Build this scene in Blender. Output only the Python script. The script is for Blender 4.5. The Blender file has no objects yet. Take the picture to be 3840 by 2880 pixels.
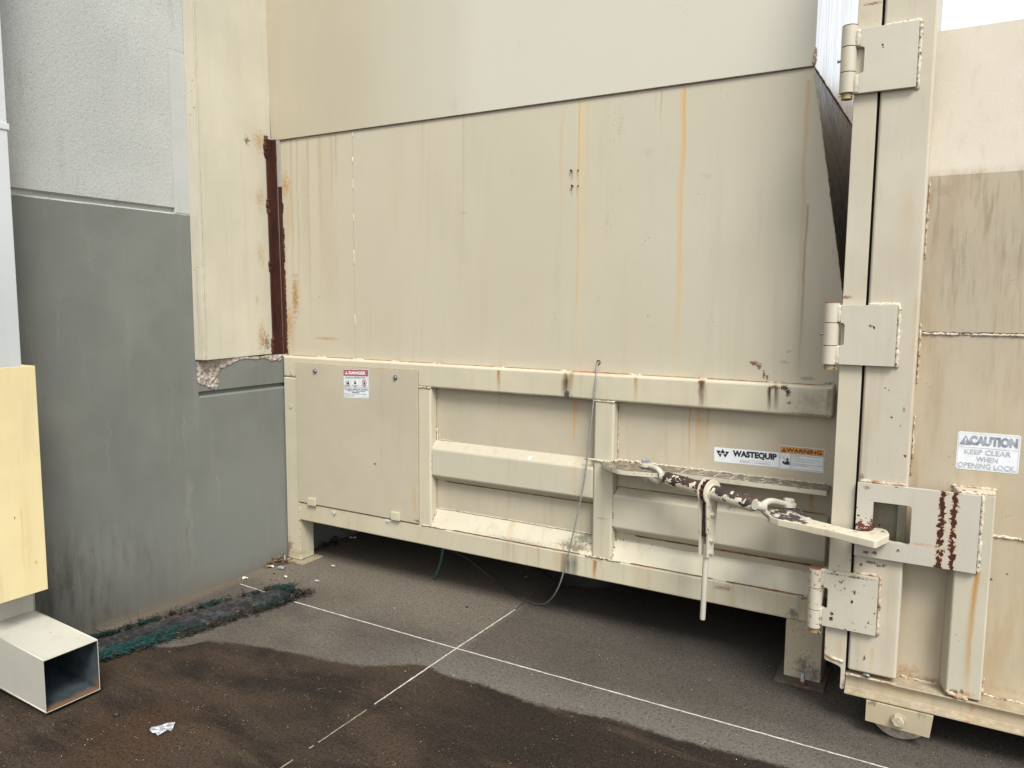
import bpy, bmesh, math, random
from mathutils import Vector, Matrix
random.seed(7)
rad = math.radians
sc = bpy.context.scene
COL = sc.collection

# ------------------------------------------------------------------ camera
CAM_H = 1.6
YAW, PITCH, ROLL = rad(-29.935), rad(-6.071), rad(0.448)
FOC = 2860.0 / 3840.0                     # focal length / image width
cy_, sy_, cp_, sp_ = math.cos(YAW), math.sin(YAW), math.cos(PITCH), math.sin(PITCH)
FWD = Vector((sy_ * cp_, cy_ * cp_, sp_))
R0 = Vector((cy_, -sy_, 0.0))
U0 = R0.cross(FWD)
RGT = R0 * math.cos(ROLL) + U0 * math.sin(ROLL)
UPV = -R0 * math.sin(ROLL) + U0 * math.cos(ROLL)
cam_d = bpy.data.cameras.new('camera')
cam_d.sensor_width = 36.0
cam_d.lens = 36.0 * FOC
cam_d.clip_start = 0.05
cam_d.clip_end = 500
cam = bpy.data.objects.new('camera', cam_d)
COL.objects.link(cam)
m = Matrix((RGT, UPV, -FWD)).transposed().to_4x4()
m.translation = Vector((0, 0, CAM_H))
cam.matrix_world = m
sc.camera = cam

# ------------------------------------------------------------------ sky, sun, exposure
SUN_EL, SUN_AZ = rad(51), rad(135)        # azimuth clockwise from +Y
w = bpy.data.worlds.new("World")
sc.world = w
w.use_nodes = True
wn = w.node_tree
for n in list(wn.nodes):
    wn.nodes.remove(n)
sky = wn.nodes.new('ShaderNodeTexSky')
sky.sky_type = 'NISHITA'
sky.sun_disc = False
sky.sun_elevation = SUN_EL
sky.sun_rotation = SUN_AZ
sky.air_density = 1.0
sky.dust_density = 3.0
sky.ozone_density = 1.0
hs = wn.nodes.new('ShaderNodeHueSaturation')
hs.inputs['Saturation'].default_value = 0.22
mixw = wn.nodes.new('ShaderNodeMix')
mixw.data_type = 'RGBA'
mixw.inputs[0].default_value = 0.55
mixw.inputs[7].default_value = (7.4, 7.7, 8.0, 1)     # even cloud layer
bg = wn.nodes.new('ShaderNodeBackground')
bg.inputs['Strength'].default_value = 0.085
wo = wn.nodes.new('ShaderNodeOutputWorld')
wn.links.new(sky.outputs[0], hs.inputs['Color'])
wn.links.new(hs.outputs[0], mixw.inputs[6])
wn.links.new(mixw.outputs[2], bg.inputs['Color'])
wn.links.new(bg.outputs[0], wo.inputs['Surface'])
sd = bpy.data.lights.new('sun', 'SUN')
sd.energy = 1.45
sd.angle = rad(22)
sd.color = (1.0, 0.975, 0.93)
sun = bpy.data.objects.new('sun', sd)
COL.objects.link(sun)
sdir = Vector((math.sin(SUN_AZ) * math.cos(SUN_EL), math.cos(SUN_AZ) * math.cos(SUN_EL), math.sin(SUN_EL)))
sun.rotation_euler = sdir.to_track_quat('Z', 'Y').to_euler()
sun.location = sdir * 20
sc.view_settings.view_transform = 'Standard'
sc.view_settings.look = 'None'
sc.view_settings.exposure = 1.36
sc.view_settings.gamma = 1.0

# ------------------------------------------------------------------ survey helper
# the real planes of the place are known (face of the machine, wall, ground); a point seen
# at (px, py) in the 2212 px wide survey picture is found on the plane it lies in
SV = 3840.0 / 2212.0
def at(px, py, ax, val):
    d = RGT * ((px * SV - 1920) / 2860.0) - UPV * ((py * SV - 1440) / 2860.0) + FWD
    o = Vector((0, 0, CAM_H))
    t = (val - o[ax]) / d[ax]
    return o + d * t
def crop(ox, oy, s):
    return lambda x, y, ax, val: at((ox + x / s) / SV, (oy + y / s) / SV, ax, val)
c5 = crop(1000, 1200, 1.659)
c6 = crop(2100, 1200, 1.659)
t1 = crop(2200, 1650, 3.687)
t2 = crop(2750, 1800, 3.687)
lk = crop(3100, 1750, 2.989)
h3 = crop(2950, 2080, 2.676)
h1 = crop(3000, 0, 3.687)
b2 = crop(2900, 1700, 1.406)
c4 = crop(0, 1000, 1.659)
g3 = crop(0, 1900, 1.6925)
g4 = crop(1000, 1900, 1.6925)
g5 = crop(2000, 1900, 1.6925)

# ------------------------------------------------------------------ object helpers
def org(o):
    v = Vector((0, 0, 0))
    while o is not None:
        v = v + o.location
        o = o.parent
    return v
def tag(o, label=None, cat=None, group=None, kind=None):
    if label: o['label'] = label
    if cat: o['category'] = cat
    if group: o['group'] = group
    if kind: o['kind'] = kind
    return o
def thing(name, label, cat, loc, group=None):
    o = bpy.data.objects.new(name, None)
    o.empty_display_size = 0.1
    COL.objects.link(o)
    o.location = loc
    return tag(o, label, cat, group)

class MB:
    def __init__(s):
        s.v = []; s.f = []
    def add(s, vs, fs):
        k = len(s.v)
        s.v += [Vector(q) for q in vs]
        s.f += [tuple(i + k for i in f) for f in fs]
        return s
    def box(s, x0, x1, y0, y1, z0, z1):
        return s.add([(x0,y0,z0),(x1,y0,z0),(x1,y1,z0),(x0,y1,z0),(x0,y0,z1),(x1,y0,z1),(x1,y1,z1),(x0,y1,z1)],
                     [(0,3,2,1),(4,5,6,7),(0,1,5,4),(1,2,6,5),(2,3,7,6),(3,0,4,7)])
    def prism(s, poly, ax, a0, a1):
        # poly in the two other axes (order x,y,z without ax)
        def p3(p, a):
            l = list(p); l.insert(ax, a); return tuple(l)
        n = len(poly)
        vs = [p3(p, a0) for p in poly] + [p3(p, a1) for p in poly]
        fs = [tuple(range(n)), tuple(range(2*n-1, n-1, -1))]
        fs += [(i, i+n, (i+1) % n + n, (i+1) % n) for i in range(n)]
        return s.add(vs, fs)
    def loft(s, A, B):
        n = len(A)
        fs = [tuple(range(n)), tuple(range(2*n-1, n-1, -1))]
        fs += [(i, i+n, (i+1) % n + n, (i+1) % n) for i in range(n)]
        return s.add(list(A)+list(B), fs)
    def tube(s, pts, r, n=10, cap=True, flat=1.0):
        pts = [Vector(p) for p in pts]
        N = len(pts)
        rs = r if isinstance(r, (list, tuple)) else [r]*N
        prev = None; rings = []
        for i, p in enumerate(pts):
            t = (pts[min(i+1, N-1)] - pts[max(i-1, 0)])
            if t.length < 1e-9: t = Vector((0,0,1))
            t.normalize()
            if prev is None:
                u = t.orthogonal().normalized()
            else:
                u = (prev - t * prev.dot(t))
                if u.length < 1e-6: u = t.orthogonal()
                u.normalize()
            prev = u
            v = t.cross(u)
            rings.append([p + (u*math.cos(2*math.pi*k/n) + v*math.sin(2*math.pi*k/n)*flat) * rs[i] for k in range(n)])
        vs = [q for rg in rings for q in rg]
        fs = []
        for i in range(N-1):
            for k in range(n):
                fs.append((i*n+k, i*n+(k+1) % n, (i+1)*n+(k+1) % n, (i+1)*n+k))
        if cap:
            fs.append(tuple(range(n-1, -1, -1)))
            fs.append(tuple(range((N-1)*n, N*n)))
        return s.add(vs, fs)
    def cyl(s, p0, p1, r, n=20):
        return s.tube([p0, p1], r, n)
    def disc_hex(s, c, axis, r, h, n=6, rot=0.3):
        c = Vector(c); a = Vector(axis).normalized()
        u = a.orthogonal().normalized(); v = a.cross(u)
        ring = lambda rr, hh: [c + a*hh + (u*math.cos(rot+2*math.pi*k/n)+v*math.sin(rot+2*math.pi*k/n))*rr for k in range(n)]
        A, B, Cc = ring(r, 0), ring(r, h*0.85), ring(r*0.88, h)
        vs = A+B+Cc
        fs = [tuple(range(n-1,-1,-1)), tuple(range(2*n,3*n))]
        for i in range(2):
            for k in range(n):
                fs.append((i*n+k, i*n+(k+1) % n, (i+1)*n+(k+1) % n, (i+1)*n+k))
        return s.add(vs, fs)
    def bead(s, pts, r=0.006, step=0.007, jit=0.0012, n=7):
        pts = [Vector(p) for p in pts]
        out = []
        for a, b in zip(pts[:-1], pts[1:]):
            k = max(1, int((b-a).length/step))
            for i in range(k):
                out.append(a.lerp(b, i/k))
        out.append(pts[-1])
        rs = []
        P = []
        lo = 1.0
        for i, p in enumerate(out):
            lo = 0.85*lo + 0.15*random.uniform(0.55, 1.45)
            rs.append(r*lo*random.uniform(0.78, 1.25))
            P.append(p + Vector((random.uniform(-jit, jit), random.uniform(-jit, jit), random.uniform(-jit, jit))))
        if len(rs) > 2:
            rs[0] *= 0.6; rs[-1] *= 0.6
        return s.tube(P, rs, n)
    def islands(s):
        par = list(range(len(s.v)))
        def find(a):
            while par[a] != a:
                par[a] = par[par[a]]; a = par[a]
            return a
        for f in s.f:
            r = find(f[0])
            for q in f[1:]: par[find(q)] = r
        out = {}
        for f in s.f: out.setdefault(find(f[0]), []).append(f)
        res = []
        for fs in out.values():
            ids = sorted({i for f in fs for i in f}); mp = {i: k for k, i in enumerate(ids)}
            b = MB(); b.v = [s.v[i] for i in ids]; b.f = [tuple(mp[i] for i in f) for f in fs]
            res.append(b)
        return res
    def build_each(s, name, mat, parent, **k):
        return [b.build(name, mat, parent, **k) for b in s.islands()]
    def build(s, name, mat, parent=None, bevel=0, seg=2, smooth=False, label=None, sub=0):
        if parent is not None:
            o3 = org(parent)
        else:
            mn = Vector((min(q[i] for q in s.v) for i in range(3)))
            mx = Vector((max(q[i] for q in s.v) for i in range(3)))
            o3 = Vector(((mn.x+mx.x)/2, (mn.y+mx.y)/2, mn.z))
        me = bpy.data.meshes.new(name)
        me.from_pydata([tuple(q-o3) for q in s.v], [], s.f)
        bm = bmesh.new(); bm.from_mesh(me)
        bmesh.ops.recalc_face_normals(bm, faces=bm.faces)
        if bevel:
            bmesh.ops.remove_doubles(bm, verts=bm.verts, dist=1e-6)
            es = [e for e in bm.edges if len(e.link_faces) == 2 and e.calc_face_angle(0) > 0.35]
            bmesh.ops.bevel(bm, geom=es, offset=bevel, segments=seg, profile=0.5, affect='EDGES', clamp_overlap=True)
        bm.to_mesh(me); bm.free()
        if smooth:
            me.shade_smooth()
        elif bevel:
            me.shade_smooth()
            me.set_sharp_from_angle(angle=rad(32))
        me.materials.append(mat)
        o = bpy.data.objects.new(name, me)
        COL.objects.link(o)
        if bevel and not smooth:
            wm = o.modifiers.new('normals', 'WEIGHTED_NORMAL'); wm.keep_sharp = True; wm.weight = 100
        if parent is not None:
            o.parent = parent
        else:
            o.location = o3
        if sub:
            md = o.modifiers.new('sub', 'SUBSURF'); md.levels = sub; md.render_levels = sub
        if label: o['label'] = label
        return o

def text_mesh(txt, size_h, bold=0.0, width=None):
    """letters as flat polygons: list of (verts2d, faces), left-bottom at 0,0 with cap height size_h"""
    cu = bpy.data.curves.new('t', 'FONT')
    cu.body = txt; cu.size = 1.0; cu.offset = bold; cu.resolution_u = 3
    ob = bpy.data.objects.new('t', cu)
    COL.objects.link(ob)
    dg = bpy.context.evaluated_depsgraph_get(); dg.update()
    me = bpy.data.meshes.new_from_object(ob.evaluated_get(dg))
    vs = [(v.co.x, v.co.y) for v in me.vertices]
    fs = [tuple(p.vertices) for p in me.polygons]
    bpy.data.objects.remove(ob); bpy.data.meshes.remove(me); bpy.data.curves.remove(cu)
    x0 = min(v[0] for v in vs); x1 = max(v[0] for v in vs)
    y0 = min(v[1] for v in vs); y1 = max(v[1] for v in vs)
    s = size_h/(y1-y0)
    sx = s if width is None else width/(x1-x0)
    return [((v[0]-x0)*sx, (v[1]-y0)*s) for v in vs], fs, (x1-x0)*sx

# ------------------------------------------------------------------ shader helper
class SG:
    def __init__(s, name):
        s.m = bpy.data.materials.new(name)
        s.m.use_nodes = True
        s.t = s.m.node_tree
        s.b = s.t.nodes['Principled BSDF']
        g = s.t.nodes.new('ShaderNodeNewGeometry')
        s.pos = g.outputs['Position']
        sp = s.t.nodes.new('ShaderNodeSeparateXYZ')
        s.t.links.new(s.pos, sp.inputs[0])
        s.X, s.Y, s.Z = sp.outputs
        sn = s.t.nodes.new('ShaderNodeSeparateXYZ')
        s.t.links.new(g.outputs['True Normal'], sn.inputs[0])
        s.NX, s.NY, s.NZ = sn.outputs
        s._nz = {}
    def put(s, sock, v):
        if isinstance(v, bpy.types.NodeSocket):
            s.t.links.new(v, sock)
        elif v is not None:
            if hasattr(sock.default_value, '__len__') and len(sock.default_value) == 4 and len(v) == 3:
                v = (*v, 1)
            sock.default_value = v
    def math(s, op, a, b=None, c=None, clamp=False):
        n = s.t.nodes.new('ShaderNodeMath'); n.operation = op; n.use_clamp = clamp
        for i, q in enumerate((a, b, c)):
            if q is not None: s.put(n.inputs[i], q)
        return n.outputs[0]
    def sm(s, x, lo, hi, a=0.0, b=1.0):
        n = s.t.nodes.new('ShaderNodeMapRange'); n.interpolation_type = 'SMOOTHSTEP'
        s.put(n.inputs[0], x)
        for i, q in enumerate((lo, hi, a, b)): s.put(n.inputs[i+1], q)
        return n.outputs[0]
    def vec(s, sc, off=(0,0,0)):
        n = s.t.nodes.new('ShaderNodeMapping')
        s.t.links.new(s.pos, n.inputs[0])
        n.inputs['Location'].default_value = off
        n.inputs['Scale'].default_value = sc
        return n.outputs[0]
    def noise(s, sc=(1,1,1), scale=1.0, detail=3, rough=0.55, dist=0.0, off=(0,0,0), col=False):
        key = (sc, scale, detail, rough, dist, off, col)
        if key in s._nz: return s._nz[key]
        n = s.t.nodes.new('ShaderNodeTexNoise')
        s.t.links.new(s.vec(sc, off), n.inputs['Vector'])
        n.inputs['Scale'].default_value = scale
        n.inputs['Detail'].default_value = detail
        n.inputs['Roughness'].default_value = rough
        n.inputs['Distortion'].default_value = dist
        s._nz[key] = n.outputs['Color' if col else 'Fac']
        return s._nz[key]
    def vor(s, sc=(1,1,1), scale=1.0, feat='F1', out='Distance'):
        n = s.t.nodes.new('ShaderNodeTexVoronoi'); n.feature = feat
        s.t.links.new(s.vec(sc), n.inputs['Vector'])
        n.inputs['Scale'].default_value = scale
        return n.outputs[out]
    def mix(s, f, a, b, mode='MIX'):
        n = s.t.nodes.new('ShaderNodeMix'); n.data_type = 'RGBA'; n.blend_type = mode
        n.clamp_factor = True
        s.put(n.inputs[0], f); s.put(n.inputs[6], a); s.put(n.inputs[7], b)
        return n.outputs[2]
    def grp(s, g, *a):
        n = s.t.nodes.new('ShaderNodeGroup'); n.node_tree = g
        for i, q in enumerate(a): s.put(n.inputs[i], q)
        return n.outputs[0]
    def bump(s, h, strength=0.3, dist=0.002, prev=None):
        n = s.t.nodes.new('ShaderNodeBump')
        s.put(n.inputs['Height'], h)
        n.inputs['Strength'].default_value = strength
        n.inputs['Distance'].default_value = dist
        if prev is not None: s.t.links.new(prev, n.inputs['Normal'])
        return n.outputs[0]
    def out(s, col=None, rough=None, metal=None, normal=None, spec=None):
        if col is not None: s.put(s.b.inputs['Base Color'], col)
        if rough is not None: s.put(s.b.inputs['Roughness'], rough)
        if metal is not None: s.put(s.b.inputs['Metallic'], metal)
        if spec is not None: s.put(s.b.inputs['Specular IOR Level'], spec)
        if normal is not None: s.t.links.new(normal, s.b.inputs['Normal'])
        return s.m

def mk_group(name, ins, fn):
    g = bpy.data.node_groups.new(name, 'ShaderNodeTree')
    for i in ins: g.interface.new_socket(i, in_out='INPUT', socket_type='NodeSocketFloat')
    g.interface.new_socket('Fac', in_out='OUTPUT', socket_type='NodeSocketFloat')
    gi = g.nodes.new('NodeGroupInput'); go = g.nodes.new('NodeGroupOutput')
    def M(op, a, b=None, c=None, clamp=False):
        n = g.nodes.new('ShaderNodeMath'); n.operation = op; n.use_clamp = clamp
        for k, q in enumerate((a, b, c)):
            if q is None: continue
            if isinstance(q, bpy.types.NodeSocket): g.links.new(q, n.inputs[k])
            else: n.inputs[k].default_value = q
        return n.outputs[0]
    g.links.new(fn(M, gi.outputs), go.inputs[0])
    return g
# streak: X, Z, x0, w, ztop, zbot, wobble, breakup noise
def _streak(M, i):
    dx = M('ABSOLUTE', M('ADD', M('SUBTRACT', i[0], i[2]), i[6]))
    a = M('SUBTRACT', 1.0, M('DIVIDE', dx, M('MULTIPLY', i[3], M('MULTIPLY_ADD', i[7], 1.6, 0.2))), clamp=True)
    a = M('POWER', a, 0.8)
    t = M('DIVIDE', M('SUBTRACT', i[1], i[5]), M('SUBTRACT', i[4], i[5]), clamp=True)
    top = M('DIVIDE', M('SUBTRACT', i[4], i[1]), M('MULTIPLY', M('SUBTRACT', i[4], i[5]), i[8]), clamp=True)
    t = M('POWER', t, 0.55)
    b = M('MULTIPLY_ADD', i[7], 1.5, 0.1, clamp=True)
    return M('MULTIPLY', M('MULTIPLY', a, t), M('MULTIPLY', top, b))
STREAK = mk_group('streak', ['X','Z','x0','w','zt','zb','wob','brk','soft'], _streak)
# blob: X, Z, x0, z0, rx, rz, noise, sharp
def _blob(M, i):
    dx = M('DIVIDE', M('SUBTRACT', i[0], i[2]), i[4])
    dz = M('DIVIDE', M('SUBTRACT', i[1], i[3]), i[5])
    d = M('SQRT', M('ADD', M('MULTIPLY', dx, dx), M('MULTIPLY', dz, dz)))
    d = M('ADD', d, M('MULTIPLY', M('SUBTRACT', i[6], 0.5), 4.2))
    return M('MULTIPLY', M('SUBTRACT', 1.0, d), i[7], clamp=True)
BLOB = mk_group('blob', ['X','Z','x0','z0','rx','rz','noise','sharp'], _blob)

ORANGE = (0.42, 0.22, 0.07)
AMBER = (0.46, 0.32, 0.16)
BROWN = (0.13, 0.055, 0.022)
DARK = (0.045, 0.035, 0.028)
RUSTD = (0.055, 0.018, 0.012)
GREY = (0.16, 0.15, 0.13)
CREAM = (0.525, 0.480, 0.355)

def paint(name, col=CREAM, plane=None, h='X', streaks=(), blobs=(), chips=0.0, chipz=None, grime=0.12, rough=0.42,
          speck=0.0, warm=0.0, extra=None, bumpy=0.12, dust=0.0, seed=0, wave=0.35, mott=1.0):
    """weathered paint. streaks: (px, ytop, ybot, halfwidth px, colour, strength); blobs: (px, py, rx px, ry px, colour, strength, sharp)"""
    s = SG(name)
    H = s.X if h == 'X' else s.Y
    c = col
    n1 = s.noise((1,1,1), 1.7, 4, 0.6, off=(seed,0,0))
    c = s.mix(s.sm(n1, 0.35, 0.7), tuple(q*(1-0.07*mott) for q in col), tuple(min(1,q*(1+0.05*mott)) for q in col))
    n2 = s.noise((1,1,0.06), 22, 4, 0.6, off=(seed,3,0))
    c = s.mix(s.math('MULTIPLY', s.sm(n2, 0.52, 0.75), grime*2.2), c, (0.34, 0.27, 0.17))
    n2b = s.noise((1,1,0.12), 70, 3, 0.6, off=(0,seed,0))
    c = s.mix(s.math('MULTIPLY', s.sm(n2b, 0.55, 0.8), grime), c, (0.25, 0.22, 0.18))
    n3 = s.noise((1,1,1), 9, 5, 0.7)
    c = s.mix(s.math('MULTIPLY', s.sm(n3, 0.55, 0.8), grime*0.9), c, (0.30, 0.26, 0.2))
    if warm:
        n4 = s.noise((1,1,0.35), 3.5, 4, 0.6, off=(5,seed,1))
        c = s.mix(s.math('MULTIPLY', s.sm(n4, 0.42, 0.72), warm), c, (0.46, 0.33, 0.16))
    if dust:
        up = s.sm(s.NZ, 0.25, 0.75)
        n5 = s.noise((1,1,1), 35, 5, 0.75)
        c = s.mix(s.math('MULTIPLY', up, s.math('MULTIPLY', s.sm(n5, 0.22, 0.60), dust)), c, (0.12, 0.10, 0.075))
    if streaks:
        wob = s.math('MULTIPLY', s.math('SUBTRACT', s.noise((4,4,4), 1.0, 4, 0.6), 0.5), 0.034)
        brk = s.noise((1,1,0.10), 38, 4, 0.65, off=(0,0,2))
        for (px, y0, y1, wpx, kc, st) in streaks:
            a = at(px, y0, *plane); b = at(px, y1, *plane); e = at(px+wpx, y0, *plane)
            k = 0 if h == 'X' else 1
            c = s.mix(s.math('MULTIPLY', s.grp(STREAK, H, s.Z, a[k], abs(e[k]-a[k]), a.z, b.z, wob, brk, 0.01 if wpx < 9 else 0.35), st), c, kc)
    if blobs:
        bnl = s.noise((1,1,1), 55, 5, 0.75, off=(1,1,1)); bns = s.noise((1,1,1), 170, 3, 0.7, off=(1,1,1))
        for (px, py, rx, ry, kc, st, shp) in blobs:
            bn = bns if min(rx, ry) < 7 else bnl
            a = at(px, py, *plane); e = at(px+rx, py, *plane); f = at(px, py+ry, *plane)
            k = 0 if h == 'X' else 1
            c = s.mix(s.math('MULTIPLY', s.grp(BLOB, H, s.Z, a[k], a.z, abs(e[k]-a[k]), abs(f.z-a.z), bn, shp), st), c, kc)
    r = rough
    rg = None
    if speck:
        n6 = s.noise((1,1,1), 140, 2, 0.5)
        n7 = s.noise((1,1,0.5), 6, 3, 0.6, off=(2,2,2))
        f = s.math('MULTIPLY', s.sm(n6, 0.66, 0.70), s.sm(n7, 0.62-0.2*speck, 0.72-0.2*speck))
        c = s.mix(f, c, (0.16, 0.11, 0.07))
    if chips:
        na = s.noise((1,1,1), 60, 4, 0.65, off=(4,0,seed))
        nb = s.noise((1,1,1), 5.5, 3, 0.6, off=(seed,7,0))
        v = s.math('ADD', na, s.math('MULTIPLY', s.math('SUBTRACT', nb, 0.5), 0.55))
        if chipz is not None:
            v = s.math('ADD', v, chipz(s))
        th = 0.80 - 0.13*chips
        halo = s.sm(v, th-0.055, th)
        c = s.mix(s.math('MULTIPLY', halo, 0.55), c, (0.42, 0.22, 0.08))
        core = s.sm(v, th, th+0.012)
        c = s.mix(core, c, s.mix(s.noise((1,1,1), 200, 2), (0.035,0.014,0.010), (0.12,0.045,0.02)))
        r = s.math('MULTIPLY_ADD', core, 0.4, rough)
        rg = core
    if extra: c = extra(s, c)
    hh = s.noise((1,1,1), 160, 2, 0.5)
    nrm = s.bump(hh, bumpy, 0.0012)
    hl = s.noise((1,1,1), 3.0, 3, 0.5)
    nrm = s.bump(hl, wave, 0.010, nrm)
    if rg is not None: nrm = s.bump(s.math('SUBTRACT', 1.0, rg), 0.6, 0.0012, nrm)
    return s.out(c, r, 0.0, nrm, 0.4)

def simple(name, a, b, scale=30, rough=0.5, metal=0.0, bump=0.2, dist=0.002, detail=4, stretch=(1,1,1), lo=0.35, hi=0.65):
    s = SG(name)
    n = s.noise(stretch, scale, detail, 0.65)
    return s.out(s.mix(s.sm(n, lo, hi), a, b), rough, metal, s.bump(n, bump, dist))

# =================================================================== SETTING: ground
YF = 3.30          # outer face of the compactor frame
YR = 3.36          # recessed body plate behind the frame
YH = 3.345         # hopper plate
XW = -3.51         # building wall face

def ground_mat():
    s = SG('concrete_ground')
    x, y = s.X, s.Y
    big = s.noise((1,1,1), 1.1, 5, 0.6, 0.4)
    med = s.noise((0.6,1.6,1), 4.0, 5, 0.62, 0.3)
    c = s.mix(s.sm(big, 0.36, 0.64), (0.070,0.060,0.049), (0.120,0.102,0.081))
    c = s.mix(s.math('MULTIPLY', s.sm(med, 0.45, 0.68), 0.55), c, (0.052,0.046,0.039))
    f = s.math('MULTIPLY', s.sm(s.math('ADD', y, s.math('MULTIPLY', big, 0.6)), 3.0, 3.5), s.sm(x, -1.2, -2.4))
    c = s.mix(s.math('MULTIPLY', f, 0.75), c, (0.165,0.138,0.106))
    f = s.math('MULTIPLY', s.sm(x, -1.93, -1.85), s.sm(s.math('ADD', y, s.math('MULTIPLY', med, 0.25)), 2.65, 2.95))
    c = s.mix(s.math('MULTIPLY', f, 0.62), c, (0.042,0.037,0.031))
    f = s.math('MULTIPLY', s.sm(x, -1.7, -1.0), s.sm(s.math('ADD', y, s.math('MULTIPLY', med, 0.3)), 3.15, 3.35))
    c = s.mix(s.math('MULTIPLY', f, 0.6), c, (0.055,0.048,0.040))
    # damp front edge (curve through measured points)
    pts = [(-3.6,1.95),(-3.14,2.12)] + [tuple(at(px_, py_, 2, 0.0)[:2]) for px_, py_ in ((330,1388),(450,1385),(576,1399),(692,1421),(767,1435),(848,1436),(927,1440),(974,1460),(1029,1474),(1107,1501),(1175,1523),(1295,1547),(1370,1566),(1438,1588),(1560,1620),(1663,1646))] + [(0.6,2.40)]
    fc = s.t.nodes.new('ShaderNodeFloatCurve')
    s.put(fc.inputs['Value'], s.math('DIVIDE', s.math('ADD', x, 3.6), 4.2))
    cv = fc.mapping.curves[0]
    P = [((a+3.6)/4.2, (b-1.9)/0.8) for a, b in pts]
    cv.points[0].location = P[0]; cv.points[1].location = P[-1]
    for q in P[1:-1]: cv.points.new(*q)
    fc.mapping.update()
    edge = s.math('MULTIPLY_ADD', fc.outputs[0], 0.8, 1.9)
    wn_ = s.noise((1,1,1), 7, 5, 0.65)
    fine0 = s.noise((1,1,1), 26, 5, 0.75, 0.5)
    dd = s.math('SUBTRACT', edge, s.math('ADD', y, s.math('MULTIPLY', s.math('SUBTRACT', wn_, 0.5), 0.05)))
    wet = s.sm(s.math('ADD', dd, s.math('MULTIPLY', s.math('SUBTRACT', fine0, 0.5), 0.05)), -0.010, 0.022)
    strip = s.math('MULTIPLY', s.sm(s.math('ADD', dd, s.math('MULTIPLY', s.math('SUBTRACT', med, 0.5), 0.35)), -0.34, -0.05), s.sm(x, -2.8, -1.6))
    c = s.mix(s.math('MULTIPLY', strip, 0.75), c, (0.125,0.115,0.100))
    patch = s.noise((0.7,1.5,1), 2.3, 5, 0.6, 0.6, off=(3,1,0))
    patch2 = s.noise((1,1,1), 3.2, 4, 0.6, 0.5, off=(9,4,0))
    wc = s.mix(s.sm(patch, 0.36, 0.60), (0.010,0.0072,0.0055), (0.042,0.027,0.0175))
    wc = s.mix(s.math('MULTIPLY', s.sm(patch2, 0.5, 0.7), 0.5), wc, (0.046,0.031,0.021))
    st_ = s.noise((0.45,2.6,1), 3.2, 5, 0.65, 0.8, off=(4,2,0))
    wc = s.mix(s.math('MULTIPLY', s.sm(st_, 0.54, 0.68), 0.55), wc, (0.052,0.036,0.023))
    # dry-ish dark band near the edge and reddish puddle near the spout
    band = s.sm(s.math('ADD', dd, s.math('MULTIPLY', patch, 0.3)), 0.72, 0.42)
    xr = s.sm(x, -2.1, -1.3)
    wc = s.mix(s.math('MULTIPLY', s.math('MULTIPLY', band, xr), 0.75), wc, (0.0055,0.0042,0.0035))
    pud = s.grp(BLOB, x, y, -2.45, 1.60, 0.42, 0.36, big, 1.3)
    wc = s.mix(s.math('MULTIPLY', pud, 0.8), wc, (0.050,0.026,0.014))
    wc = s.mix(s.math('MULTIPLY', s.sm(st_, 0.60, 0.74), 0.6), wc, (0.066,0.045,0.028))
    c = s.mix(wet, c, wc)
    # exposed fine aggregate
    ag = s.noise((1,1,1), 170, 3, 0.8)
    gr = s.noise((1,1,1), 80, 4, 0.75)
    c = s.mix(s.math('MULTIPLY', s.sm(ag, 0.48, 0.70), s.math('MULTIPLY_ADD', wet, -0.12, 0.52)), c, s.mix(wet, (0.24,0.21,0.175), (0.150,0.108,0.072)))
    c = s.mix(s.math('MULTIPLY', s.sm(gr, 0.52, 0.34), 0.75), c, s.mix(wet, (0.022,0.018,0.014), (0.004,0.003,0.0025)))
    v = s.vor((1,1,1), 60)
    far = s.noise((1,1,1), 13, 3, 0.6, off=(7,7,0))
    c = s.mix(s.math('MULTIPLY', s.sm(v, 0.12, 0.07), s.sm(far, 0.50, 0.62)), c, (0.45,0.37,0.27))
    fine = s.noise((1,1,1), 26, 5, 0.75, 0.5)
    c = s.mix(s.math('MULTIPLY', s.sm(fine, 0.52, 0.75), 0.38), c, (0.026,0.022,0.018))
    c = s.mix(s.math('MULTIPLY', s.sm(fine, 0.46, 0.28), s.math('MULTIPLY_ADD', wet, -0.12, 0.22)), c, (0.17,0.145,0.115))
    # soil line along the wall foot
    f = s.sm(s.math('ADD', x, s.math('MULTIPLY', fine, 0.08)), -3.36, -3.44)
    c = s.mix(s.math('MULTIPLY', f, 0.55), c, (0.15,0.118,0.082))
    h = s.math('ADD', s.math('MULTIPLY', ag, 0.6), gr)
    nrm = s.bump(h, 0.55, 0.003)
    rg = s.math('SUBTRACT', 0.90, s.math('MULTIPLY', wet, 0.12))
    rg = s.math('SUBTRACT', rg, s.math('MULTIPLY', pud, 0.36))
    return s.out(c, rg, 0, nrm, 0.22)
g = MB()
n_ = 30
g.add([(-60,-60,0),(60,-60,0),(60,60,0),(-60,60,0)], [(0,1,2,3)])
tag(g.build('ground', ground_mat()), kind='structure')

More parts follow.
